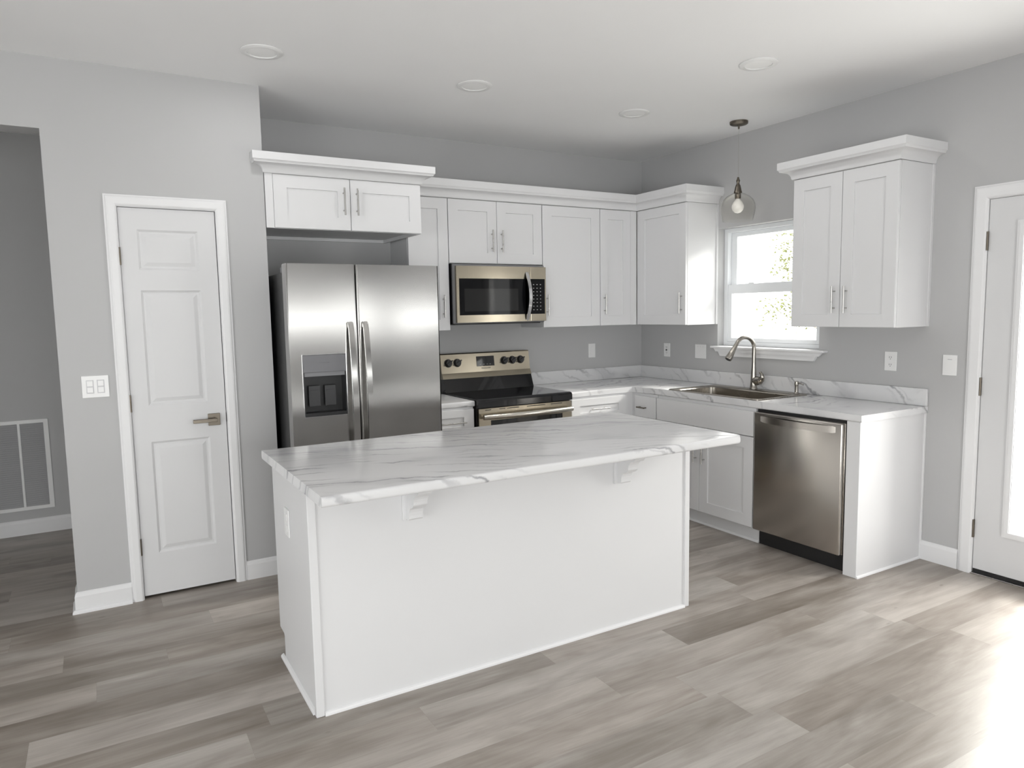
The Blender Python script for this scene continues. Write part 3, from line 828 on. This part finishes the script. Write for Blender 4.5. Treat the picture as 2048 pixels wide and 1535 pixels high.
# ------------------------------------------------------------------ dishwasher
c = thing('dishwasher', 'stainless steel dishwasher with bowed bar handle under the counter', 'dishwasher', (-.3, -2.12, 0))
bm = BM(); box(bm, XP+.012, -.03, -2.426, -1.814, .108, TOPZ-.004); obj('tub', bm, M['black'], c)
bm = BM(); box(bm, XP-.0, XP+.011, -2.427, -1.817, .108, .857, .002); box(bm, -.646, XP, -2.424, -1.818, .108, .857, .007, 3)
obj('door', bm, M['steel_dish'], c, smooth=True)
bm = BM(); box(bm, -.574, -.03, -2.425, -1.814, .0005, .107); obj('toe_kick', bm, M['black'], c, label='black toe kick')
bm = BM(); n = 14; A = []
for k in range(n+1):
    t = k/n; y = -1.866-(2.384-1.866)*t; o = .040*math.sin(math.pi*t)**.8
    A.append((y, o))
outer = [(y, -.646-o) for y, o in A]; inner = [(y, -.646-max(o-.013, -.002)) for y, o in A][::-1]
loop = outer+inner
prism(bm, [(b_, a) for a, b_ in loop], 'xy', .800, .838)
bmesh.ops.bevel(bm, geom=[e for e in bm.edges if abs(e.verts[0].co.z-e.verts[1].co.z) < 1e-6], offset=.003, segments=2, affect='EDGES')
obj('handle', bm, M['steel_dish'], c, smooth=True)

# ------------------------------------------------------------------ range
RX0, RX1 = -1.984, -1.221
c = thing('electric_range', 'stainless and black glass-top electric range below the microwave', 'range', (-1.6, -.33, 0))
bm = BM(); box(bm, RX0, RX1, -.628, -.03, .03, .888); box(bm, RX0+.03, RX1-.03, -.60, -.05, .0005, .03); obj('body', bm, M['black'], c)
bm = BM(); prism(bm, [(-.668, .866), (-.668, .905), (-.660, .917), (-.640, .922), (-.10, .922), (-.10, .889), (-.629, .889), (-.640, .866)], 'yz', RX0-.002, RX1+.002)
obj('cooktop', bm, M['black_gloss'], c, label='black glass cooktop')
bm = BM(); prism(bm, [(-.155, .9225), (-.118, 1.018), (-.03, 1.018), (-.03, .9225)], 'yz', RX0+.004, RX1-.004); obj('riser', bm, M['black_gloss'], c)
bm = BM(); prism(bm, [(-.120, 1.0185), (-.098, 1.058), (-.076, 1.196), (-.068, 1.203), (-.03, 1.203), (-.03, 1.0185)], 'yz', RX0, RX1)
con = obj('control_console', bm, M['steel_refl_tint'], c)
def on_con(z): return -.098+(z-1.058)/(1.196-1.058)*.022
slope = Vector((0, -math.cos(math.atan2(.022, .138)), math.sin(math.atan2(.022, .138))))
def conpt(x, z, w): return Vector((x, on_con(z), z))+slope*w
for x in (-1.925, -1.851, -1.449, -1.376, -1.303):
    bm = BM(); z = 1.133
    tube(bm, [conpt(x, z, .0005), conpt(x, z, .004)], [.031, .031], 24)
    tube(bm, [conpt(x, z, .004), conpt(x, z, .024)], [.026, .023], 24)
    a = R(35); p = conpt(x, z, .025)
    uu = Vector((1, 0, 0)); vv = slope.cross(uu); dv = uu*math.cos(a)+vv*math.sin(a)
    if dv.z < 0: dv = -dv
    sd = slope.cross(dv)
    q = [p+dv*.030+sd*.004, p+dv*.030-sd*.004, p-dv*.026-sd*.005, p-dv*.026+sd*.005]
    lo = [bm.verts.new(v-slope*.012) for v in q]; hi = [bm.verts.new(v+slope*.008) for v in q]
    bm.faces.new(lo); bm.faces.new(hi)
    for k in range(4): bm.faces.new([lo[k], lo[(k+1) % 4], hi[(k+1) % 4], hi[k]])
    obj('knob', bm, M['black'], con, smooth=True)
bm = BM()
q = [conpt(x, z, w) for w in (.0004, .0035) for x, z in ((-1.688, 1.098), (-1.538, 1.098), (-1.538, 1.173), (-1.688, 1.173))]
v = [bm.verts.new(p) for p in q]
bm.faces.new(v[:4]); bm.faces.new(v[4:])
for k in range(4): bm.faces.new([v[k], v[(k+1) % 4], v[4+(k+1) % 4], v[4+k]])
obj('display', bm, M['black_gloss'], con)
for x in (-1.60, -1.575, -1.66, -1.63):
    p = conpt(x, 1.112, .0037); bm = BM()
    w = .006
    vs = [bm.verts.new(p+Vector((dx, 0, 0))+slope.cross(Vector((1, 0, 0)))*dz2) for dx, dz2 in ((-w, -.0012), (w, -.0012), (w, .0012), (-w, .0012))]
    bm.faces.new(vs); obj('display_mark', bm, M['mark'], con)

def text_mesh(name, txt, size, loc, rot, mat, parent, ext=.0004):
    cu = bpy.data.curves.new('lettering', 'FONT'); cu.body = txt; cu.size = size; cu.extrude = ext
    cu.align_x = 'CENTER'; cu.align_y = 'CENTER'
    to = bpy.data.objects.new('lettering', cu); COL.objects.link(to)
    dg = bpy.context.evaluated_depsgraph_get(); dg.update()
    me = bpy.data.meshes.new_from_object(to.evaluated_get(dg))
    bpy.data.objects.remove(to); bpy.data.curves.remove(cu)
    me.transform(Matrix.Translation(Vector(loc)) @ rot)
    bm = BM(); bm.from_mesh(me); bpy.data.meshes.remove(me)
    return obj(name, bm, mat, parent)
rotY = Matrix.Rotation(R(90), 4, 'X')
text_mesh('lettering', 'FRIGIDAIRE', .016, conpt(-1.612, 1.083, .0008), Matrix.Rotation(R(90)-math.atan2(.022, .138), 4, 'X'), M['mark_dark'], con)

# oven door
OF = -.662
bm = BM(); slab(bm, RX0+.006, RX1-.006, .215, .858, [(-1.888, -1.302, .36, .776)], OF, -.6285, 'xz'); od = obj('oven_door', bm, M['steel_refl_tint'], c)
bm = BM(); box(bm, -1.8875, -1.3025, OF+.004, -.632, .3605, .7755); obj('oven_window', bm, M['black_gloss'], od)
for x0 in (-1.93, -1.82, -1.76, -1.60, -1.545, -1.40):
    bm = BM(); box(bm, x0, x0+.045+.05*(x0 > -1.8), OF-.0006, OF, .846, .851); obj('vent_slot', bm, M['slot'], od)
bm = BM(); n = 16; pts = []
for k in range(n+1):
    t = k/n; pts.append((-1.958+(.720)*t, OF-.030-.026*math.sin(math.pi*t), .805))
# flattened oval handle
tube(bm, pts, .0185, 16)
tube(bm, [(-1.945, OF, .805), (-1.945, OF-.036, .805)], .012, 12); tube(bm, [(-1.248, OF, .805), (-1.248, OF-.036, .805)], .012, 12)
obj('handle', bm, M['steel_bar'], od, smooth=True, label='bright steel bar handle')
bm = BM(); box(bm, RX0+.006, RX1-.006, OF, -.6285, .045, .207, .004); obj('storage_drawer', bm, M['steel_refl_tint'], c)

# ------------------------------------------------------------------ microwave
c = thing('microwave', 'over-the-range stainless microwave with arched vertical handle and dark window', 'microwave', (-1.62, -.19, 1.42))
MX0, MX1 = -2.004, -1.248; MF = -.385
bm = BM(); box(bm, MX0, MX1, -.350, -.003, 1.424, 1.845, .003); obj('casing', bm, M['black'], c)
bm = BM(); box(bm, MX0+.002, MX1-.002, -.362, -.3505, 1.428, 1.840, .002); obj('trim_ring', bm, M['grey_plastic'], c)
dx1 = -1.384
bm = BM(); slab(bm, -1.986, dx1, 1.434, 1.828, [(-1.966, dx1-.06, 1.486, 1.741)], MF, -.3625, 'xz'); box(bm, dx1-.0595, dx1, MF, -.3625, 1.4865, 1.7405)
bmesh.ops.bevel(bm, geom=[e for e in bm.edges if e.is_boundary is False and len(e.link_faces) == 2 and all(abs(v_.co.y-MF) < 1e-5 for v_ in e.verts) and e.calc_face_angle(0) > .5 and (all(abs(v_.co.x+1.986) < 1e-4 for v_ in e.verts))], offset=.006, segments=3, affect='EDGES')
mdoor = obj('door', bm, M['steel_refl_tint'], c)
bm = BM(); box(bm, -1.9655, dx1-.0, MF-.0005, MF-.0001, 1.486, 1.741); box(bm, -1.9655, dx1-.0605, MF, -.364, 1.4865, 1.7405)
wg = obj('door_glass', bm, M['mwdark'], mdoor)
bm = BM(); box(bm, -1.926, -1.490, MF-.0012, MF-.0006, 1.512, 1.670, 0); obj('viewing_screen', bm, M['mwglass'], mdoor)
bm = BM(); box(bm, dx1+.002, MX1-.001, MF, -.3625, 1.434, 1.828, .002); cp = obj('control_panel', bm, M['steel_refl_tint'], c)
bm = BM(); box(bm, dx1+.002, MX1-.012, MF-.0008, MF-.0001, 1.486, 1.741); kp = obj('keypad', bm, M['mwdark'], cp)
for r in range(8):
    for q_ in range(3):
        x = -1.358+.030*q_; z = 1.700-.0262*r
        w = .007 if r else .009
        bm = BM(); box(bm, x-w/2, x+w/2, MF-.0014, MF-.0009, z-.0022, z+.0022); obj('key', bm, M['mark'], cp)
bm = BM(); n = 18; pa = []
for k in range(n+1):
    t = k/n; z = 1.440+(1.790-1.440)*t; o = .004+.052*math.sin(math.pi*t)
    pa.append((o, z))
loop = [(MF-o, z) for o, z in pa]+[(MF-max(o-.013, -.001), z) for o, z in pa[::-1]]
prism(bm, loop, 'yz', -1.428, -1.402)
bmesh.ops.bevel(bm, geom=[e for e in bm.edges if abs(e.verts[0].co.x-e.verts[1].co.x) < 1e-6], offset=.004, segments=2, affect='EDGES')
obj('handle', bm, M['chrome'], mdoor, smooth=True, label='polished arched handle')
bm = BM(); box(bm, MX0+.02, MX1-.02, -.33, -.05, 1.418, 1.4235); obj('underside_grille', bm, M['dark'], c)

# ------------------------------------------------------------------ refrigerator
c = thing('refrigerator', 'side-by-side stainless steel refrigerator with ice and water dispenser', 'refrigerator', (-2.83, -.5, 0))
FF = -.965; FB = -.880
bm = BM(); box(bm, -3.262, -2.386, -.872, -.05, .03, 1.738, .004); box(bm, -3.22, -2.43, -.85, -.1, .0005, .03)
obj('cabinet_body', bm, M['dark'], c)
bm = BM(); box(bm, -3.262, -3.19, -.93, -.80, 1.7385, 1.768, .004); obj('hinge_cover', bm, M['grey_plastic'], c)
bm = BM(); box(bm, -2.46, -2.388, -.93, -.80, 1.7385, 1.768, .004); obj('hinge_cover', bm, M['grey_plastic'], c)
def fridge_door(x0, x1, hole=None):
    bm = BM(); z0, z1 = .06, 1.782
    slab(bm, x0, x1, z0, z1, [hole] if hole else [], FF, FB, 'xz')
    es = [e for e in bm.edges if all(abs(v_.co.y-FF) < 1e-5 for v_ in e.verts) and
          (all(abs(v_.co.x-x0) < 1e-5 for v_ in e.verts) or all(abs(v_.co.x-x1) < 1e-5 for v_ in e.verts))]
    bmesh.ops.bevel(bm, geom=es, offset=.009, segments=5, affect='EDGES')
    return bm
dh = (-3.203, -2.966, .952, 1.290)
ld = obj('freezer_door', fridge_door(-3.270, -2.8945, dh), M['steel'], c, smooth=True)
rd = obj('fresh_food_door', fridge_door(-2.8855, -2.386), M['steel'], c, smooth=True)
bm = BM(); box(bm, -3.262, -2.39, FB+.001, -.873, .06, 1.735); obj('door_gasket', bm, M['black'], c)
# dispenser
bm = BM(); a0, a1, b0, b1 = dh
t = .006
box(bm, a0+.0005, a0+t, FF+.002, FB-.001, b0+.0005, b1-.097); box(bm, a1-t, a1-.0005, FF+.002, FB-.001, b0+.0005, b1-.097)
box(bm, a0+t, a1-t, FB-.010, FB-.001, b0+.0005, b1-.097); box(bm, a0+t, a1-t, FF+.002, FB-.010, b0+.0005, b0+.018)
dsp = obj('dispenser_recess', bm, M['black'], ld, label='dark dispenser recess')
bm = BM(); box(bm, a0+.0005, a1-.0005, FF-.001, FB-.001, b1-.096, b1-.0005, .002); dp = obj('dispenser_panel', bm, M['panel_grey'], ld)
bm = BM(); box(bm, a0+t, a1-t, FF+.006, FB-.012, b1-.118, b1-.0965); obj('dispenser_hood', bm, M['grey_plastic'], ld)
for px in (-3.135, -3.045):
    bm = BM(); box(bm, px-.032, px+.032, FF+.045, FF+.05, b0+.05, b0+.165, .002)
    box(bm, px-.024, px+.024, FF+.041, FF+.0452, b0+.132, b0+.140)
    obj('paddle', bm, M['dark'], ld)
bm = BM(); slab(bm, a0-.004, a1+.004, b0-.004, b1+.003, [(a0, a1, b0, b1)], FF-.0025, FF+.001, 'xz'); obj('dispenser_bezel', bm, M['chrome'], ld)
text_mesh('lettering', 'FRIGIDAIRE', .011, (-3.083, FF-.0014, 1.246), rotY, M['mark_dark'], ld)
def fr_handle(parent, xc):
    bm = BM(); n = 22; z0, z1 = .585, 1.466; pa = []
    for k in range(n+1):
        t = k/n; z = z0+(z1-z0)*t
        o = .022+.042*math.sin(math.pi*t)**.75
        pa.append((o, z))
    loop = [(FF-o, z) for o, z in pa]+[(FF-o+.014, z) for o, z in pa[::-1]]
    prism(bm, loop, 'yz', xc-.015, xc+.015)
    bmesh.ops.bevel(bm, geom=[e for e in bm.edges if abs(e.verts[0].co.x-e.verts[1].co.x) < 1e-6], offset=.005, segments=3, affect='EDGES')
    box(bm, xc-.012, xc+.012, FF-.022, FF+.0, z1-.034, z1-.004, .002); box(bm, xc-.012, xc+.012, FF-.022, FF, z0+.004, z0+.034, .002)
    obj('handle', bm, M['steel'], parent, smooth=True)
fr_handle(ld, -2.935); fr_handle(rd, -2.850)

# ------------------------------------------------------------------ island
IX0, IX1, IY0, IY1 = -3.531, -1.650, -2.276, -1.667
c = thing('kitchen_island', 'long white kitchen island cabinet standing in front of the range', 'island', (-2.6, -1.97, 0))
bm = BM()
prism(bm, [(IY0, .0005), (-1.750, .0005), (-1.750, KZ), (-1.740, .118), (IY1, .122), (IY1, TOPZ-.001), (IY0, TOPZ-.001)], 'yz', IX0, IX1)
body = obj('body', bm, M['cab'], c)
bm = BM(); box(bm, IX0-.008, IX0+.024, IY0-.008, IY0+.02, .0005, TOPZ-.001, .0025); obj('corner_trim', bm, M['cab'], c)
bm = BM(); box(bm, IX1-.026, IX1+.004, IY0-.008, IY0+.02, .0005, TOPZ-.001, .0025); obj('corner_trim', bm, M['cab'], c)
qr = [(0, .0005), (.013, .0005), (.012, .008), (.008, .013), (0, .016)]
bm = BM(); sweep(bm, qr, [(IX0+.0245, IY0-.0005), (IX1-.0265, IY0-.0005)]); obj('shoe_molding', bm, M['trim'], c)
bm = BM(); sweep(bm, qr, [(IX0-.0005, -1.715), (IX0-.0005, IY0+.0205)]); obj('shoe_molding', bm, M['trim'], c)
def corbel(x0, w=.058):
    bm = BM(); yw = IY0-.0005; T = TOPZ-.001
    prof = [(0, T), (.150, T), (.150, T-.030), (.138, T-.045)]
    for k in range(7):
        a = k/6*math.pi/2; prof.append((.136-.038*math.sin(a)-.006, T-.052-.045*(1-math.cos(a))))
    prof += [(.088, T-.102), (.075, T-.112)]
    for k in range(5):
        a = k/4*math.pi/2; prof.append((.066-.022*math.sin(a), T-.115-.035*(1-math.cos(a))))
    prof += [(.044, .712), (.036, .706), (0, .706)]
    prism(bm, [(yw-o, z) for o, z in prof], 'yz', x0+.012, x0+w+.012)
    box(bm, x0, x0+w+.024, yw-.012, yw, .700, T-.0005, .002)
    return obj('corbel', bm, M['cab'], c)
corbel(-3.170); corbel(-2.124)
# rear doors and drawers
k = IX0+.004
for i in range(4):
    w = (IX1-IX0-.008)/4; u0, u1 = k+i*w, k+(i+1)*w
    bm = BM(); box(bm, u0+.002, u1-.002, IY1+.001, IY1+.02, .125, .69, .0015); dd_ = obj('door', bm, M['cab'], c)
    bm = BM(); tube(bm, [((u0+u1)/2-.07, IY1+.05, .66), ((u0+u1)/2+.07, IY1+.05, .66)], .005, 10)
    for s in (-.05, .05): tube(bm, [((u0+u1)/2+s, IY1+.02, .66), ((u0+u1)/2+s, IY1+.05, .66)], .004, 8)
    obj('handle', bm, M['nickel'], dd_, smooth=True)
    bm = BM(); box(bm, u0+.002, u1-.002, IY1+.001, IY1+.02, .694, .868, .0015); dr = obj('drawer', bm, M['cab'], c)
    bm = BM(); tube(bm, [((u0+u1)/2-.07, IY1+.05, .78), ((u0+u1)/2+.07, IY1+.05, .78)], .005, 10)
    for s in (-.05, .05): tube(bm, [((u0+u1)/2+s, IY1+.02, .78), ((u0+u1)/2+s, IY1+.05, .78)], .004, 8)
    obj('handle', bm, M['nickel'], dr, smooth=True)
# island top
c = thing('island_countertop', 'large grey-veined white marble-look top on the island with overhang', 'countertop', (-2.6, -2.08, TOPZ))
TX0, TX1, TY0, TY1 = -3.558, -1.578, -2.567, -1.592
bm = BM(); box(bm, TX0, TX1, TY0, TY1, TOPZ, ZC)
bmesh.ops.bevel(bm, geom=[e for e in bm.edges if all(abs(v_.co.x-TX1) < 1e-5 for v_ in e.verts) and abs(e.verts[0].co.z-e.verts[1].co.z) > .01], offset=.028, segments=5, affect='EDGES')
def isl(e):
    if not (is_top_edge(e, ZC) or is_top_edge(e, TOPZ)): return False
    return not all(abs(v_.co.x-TX0) < 1e-5 for v_ in e.verts)
bmesh.ops.bevel(bm, geom=[e for e in bm.edges if isl(e)], offset=.011, segments=4, affect='EDGES', profile=.5)
obj('slab', bm, M['marble'], c, smooth=True)

# ------------------------------------------------------------------ wall plates
def plate(face, base, u, v, w, h, label, kind, cat, group='white wall plates'):
    P = facing_pt(face, base, u, v, 0)
    name = {'outlet': 'wall_outlet', 'switch': 'light_switch', 'blank': 'wall_plate', 'rocker': 'light_switch', 'quad': 'light_switch', 'cable': 'wall_outlet'}[kind]
    t = thing(name, label, cat, P, group)
    bm = BM(); fbox(bm, face, base, u-w/2, u+w/2, v-h/2, v+h/2, .0003, .006, .002); obj('cover_plate', bm, M['plate'], t)
    if kind in ('outlet', 'cable'):
        for s in (-.022, .022):
            bm = BM(); fbox(bm, face, base, u-.016, u+.016, v+s-.014, v+s+.014, .006, .0078, .001); r_ = obj('receptacle', bm, M['plate'], t)
            bm = BM()
            for q_ in (-.006, .006): fbox(bm, face, base, u+q_-.0012, u+q_+.0012, v+s-.002, v+s+.007, .0078, .0081)
            fbox(bm, face, base, u-.002, u+.002, v+s-.010, v+s-.006, .0078, .0081)
            obj('slots', bm, M['slot'], r_)
    if kind == 'cable':
        bm = BM(); P0, P1 = facing_pt(face, base, u, v, .006), facing_pt(face, base, u, v, .014); tube(bm, [P0, P1], .006, 10); obj('plug_cap', bm, M['slot'], t)
    if kind == 'rocker':
        bm = BM(); fbox(bm, face, base, u-.016, u+.016, v-.034, v+.034, .006, .009, .002); obj('rocker', bm, M['plate'], t)
    if kind == 'quad':
        for s in (-.024, .024):
            bm = BM(); fbox(bm, face, base, u+s-.0165, u+s+.0165, v-.034, v+.034, .0062, .0072, .001); rk = obj('rocker', bm, M['cab_under'], t)
            bm = BM(); fbox(bm, face, base, u+s-.013, u+s+.013, v-.030, v-.003, .0072, .010, .0015); fbox(bm, face, base, u+s-.013, u+s+.013, v+.003, v+.030, .0072, .0085, .0015); obj('paddle', bm, M['plate'], rk)
    if kind == 'blank':
        bm = BM(); fbox(bm, face, base, u-w*.28, u-w*.28+.010, v+h*.33, v+h*.33+.003, .006, .0066); fbox(bm, face, base, u-.005, u+.005, v+h*.33, v+h*.33+.003, .006, .0066); fbox(bm, face, base, u+w*.28-.010, u+w*.28, v+h*.33, v+h*.33+.003, .006, .0066)
        obj('switch_marks', bm, M['mark'], t)
    if kind == 'switch':
        bm = BM(); fbox(bm, face, base, u-.012, u+.012, v+h*.27, v+h*.27+.002, .006, .0064); obj('switch_marks', bm, M['grey_plastic'], t)
    return t
plate('y', YF, -4.177, 1.163, .120, .112, 'double rocker switch plate on the wall left of the pantry door', 'quad', 'switch')
plate('y', 0, -.545, 1.166, .072, .118, 'white switch plate on the back wall above the backsplash', 'rocker', 'switch')
plate('x', 0, .333, 1.161, .074, .114, 'white outlet with dark plug centre on right wall nearest the corner', 'cable', 'outlet')
plate('x', 0, .720, 1.163, .118, .112, 'wide white wall plate just left of the window sill', 'blank', 'switch')
plate('x', 0, 2.293, 1.165, .076, .116, 'white duplex outlet below the cabinet right of the window', 'outlet', 'outlet')
plate('x', 0, 2.640, 1.160, .078, .116, 'smooth white switch plate between cabinets and glazed door', 'switch', 'switch')
# island end outlet: faces -x on the island side
t = thing('wall_outlet', 'white outlet with cover on the left end of the island', 'outlet', (IX0, -1.925, .665), 'white wall plates')
bm = BM(); box(bm, IX0-.006, IX0-.0003, -1.962, -1.888, .607, .722, .002); obj('cover_plate', bm, M['plate'], t)
for s in (-.024, .024):
    bm = BM(); box(bm, IX0-.009, IX0-.006, -1.942, -1.908, .665+s-.014, .665+s+.014, .001); obj('receptacle', bm, M['plate'], t)

# ------------------------------------------------------------------ return air grille in the hall
t = thing('air_return_grille', 'large white louvered return air grille low on the dark hall wall', 'vent', (-4.77, YH, .176))
gx0, gx1, gz0, gz1 = -5.05, -4.492, .176, .813
bm = BM(); slab(bm, gx0, gx1, gz0, gz1, [(gx0+.026, -4.855, gz0+.024, gz1-.024), (-4.845, -4.673, gz0+.024, gz1-.024), (-4.659, -4.520, gz0+.024, gz1-.024)], YH-.012, YH-.0005, 'xz')
obj('frame', bm, M['plate'], t)
for xa, xb in ((gx0+.027, -4.856), (-4.844, -4.674), (-4.658, -4.521)):
    bm = BM(); n = 40
    for k in range(n):
        z = gz0+.026+(gz1-gz0-.056)*k/(n-1)
        prism(bm, [(YH-.010, z), (YH-.009, z-.001), (YH-.001, z+.011), (YH-.002, z+.012)], 'yz', xa, xb)
    box(bm, xa, xb, YH-.0012, YH-.0006, gz0+.025, gz1-.025)
    obj('louvers', bm, M['louver'], t)

# ------------------------------------------------------------------ recessed ceiling lights
lights = [(-3.381, -1.190, 'recessed ceiling light above the pantry door side, leftmost'),
          (-2.238, -1.197, 'recessed ceiling light above the refrigerator and range, second from left'),
          (-1.064, -1.170, 'recessed ceiling light nearest the back corner of the kitchen'),
          (-1.088, -2.188, 'recessed ceiling light nearest the right wall cabinets, rightmost')]
proto = None
for lx, ly, lab in lights:
    ld = bpy.data.lights.new('downlight', 'AREA'); ld.shape = 'DISK'; ld.size = .13; ld.energy = 2.1; ld.color = (1, .99, .98)
    lo_ = bpy.data.objects.new('downlight', ld); lo_.location = (lx, ly, H-.012); COL.objects.link(lo_)
    if proto is None:
        t = thing('recessed_light', lab, 'ceiling light', (lx, ly, H), 'recessed ceiling lights')
        bm = BM(); lathe(bm, [(.098, -.0005), (.098, -.004), (.090, -.008), (.070, -.008), (.0695, -.0045), (.0695, -.0005)], (lx, ly, H), 40, closed=True); ring = obj('trim_ring', bm, M['plate'], t, smooth=True)
        bm = BM(); lathe(bm, [(0, -.0065), (.05, -.006), (.0692, -.004), (.0692, -.001), (0, -.001)], (lx, ly, H), 40); ln = obj('lens', bm, M['lens'], t, smooth=True)
        proto = t; parts = [ring, ln]
    else:
        t = proto.copy(); COL.objects.link(t); t.location = (lx, ly, H); t['label'] = lab
        for p in parts:
            q_ = p.copy(); COL.objects.link(q_); q_.parent = t

# ------------------------------------------------------------------ pendant lamp
px_, py_ = -.277, -1.328
t = thing('pendant_light', 'clear glass pendant lamp hanging above the sink from a nickel canopy', 'pendant light', (px_, py_, 2.10))
bm = BM(); lathe(bm, [(0, H-.028), (.018, H-.028), (.052, H-.021), (.060, H-.016), (.061, H-.0005), (0, H-.0005)], (px_, py_, 0), 32)
lathe(bm, [(0, H-.050), (.006, H-.048), (.007, H-.028), (0, H-.028)], (px_, py_, 0), 12); obj('canopy', bm, M['nickel_dark'], t, smooth=True)
bm = BM(); tube(bm, [(px_, py_, 2.39), (px_, py_, H-.045)], .0016, 8); obj('cord', bm, M['globe'], t)
bm = BM(); tube(bm, [(px_, py_, 2.39), (px_, py_, H-.045)], .0008, 6); obj('cord', bm, M['nickel'], t)
bm = BM(); lathe(bm, [(0, 2.398), (.006, 2.396), (.008, 2.385), (.014, 2.372), (.010, 2.362), (.010, 2.350), (.016, 2.342), (.020, 2.325), (.024, 2.306), (.028, 2.296), (.028, 2.288), (.021, 2.286), (.020, 2.252), (0, 2.250)], (px_, py_, 0), 24)
sk = obj('socket', bm, M['nickel_dark'], t, smooth=True)
bm = BM(); prof = [(.022, 2.290), (.045, 2.284), (.078, 2.266), (.104, 2.240), (.116, 2.210), (.118, 2.180), (.114, 2.150), (.107, 2.122), (.101, 2.100)]
lathe(bm, prof+[(r-.0022, h) for r, h in prof[::-1]], (px_, py_, 0), 48, closed=True); obj('glass_shade', bm, M['globe'], t, smooth=True)
bm = BM(); lathe(bm, [(.012, 2.252), (.015, 2.245), (.030, 2.228), (.040, 2.205), (.040, 2.190), (.034, 2.172), (.020, 2.158), (0, 2.152)], (px_, py_, 0), 28); obj('bulb', bm, M['bulb'], t, smooth=True)

# ------------------------------------------------------------------ outdoors
bm = BM(); box(bm, .3, 40, -25, 25, -.6, -.5); struct('ground', bm, M['lawn'])
tx, ty = 9.5, 4.95
t = thing('tree', 'young tree with yellow-green leaves seen through the kitchen window', 'tree', (tx, ty, -.5))
bm = BM(); tube(bm, [(tx, ty, -.5), (tx+.1, ty, 1.2), (tx+.05, ty+.1, 2.8), (tx+.2, ty, 4.6)], [.10, .08, .05, .02], 10)
rnd = random.Random(3)
br = []
for (yy, zz, zb) in ((6.05, 3.15, 2.3), (6.15, 2.85, 2.0), (5.95, 2.5, 1.9), (6.25, 2.35, 1.7), (6.0, 2.0, 1.5), (5.9, 1.55, 1.1), (6.05, 1.35, .9), (5.6, 2.9, 2.0), (5.4, 3.6, 2.6),
                     (5.5, 2.0, 1.4), (4.2, 2.6, 1.8), (4.4, 3.4, 2.5), (3.9, 2.0, 1.4), (4.9, 4.3, 3.4), (5.1, 3.7, 3.0)):
    xx = tx+rnd.uniform(-.5, .5); m1 = (tx+(xx-tx)*.5, ty+(yy-ty)*.5, (zz+zb)/2+.1)
    tube(bm, [(tx, ty, zb), m1, (xx, yy, zz)], [.022, .013, .005], 6); br += [m1, (xx, yy, zz)]
obj('trunk', bm, M['bark'], t)
bm = BM()
for p in br:
    for _ in range(90):
        q_ = Vector(p)+Vector((rnd.gauss(0, .16), rnd.gauss(0, .13), rnd.gauss(0, .17)))
        a = Vector((rnd.uniform(-1, 1), rnd.uniform(-1, 1), rnd.uniform(-1, 1))).normalized(); b_ = a.orthogonal().normalized()
        s = rnd.uniform(.03, .055)
        bm.faces.new([bm.verts.new(q_+a*s), bm.verts.new(q_+b_*s*.5), bm.verts.new(q_-a*s), bm.verts.new(q_-b_*s*.5)])
obj('foliage', bm, M['leaf'], t)
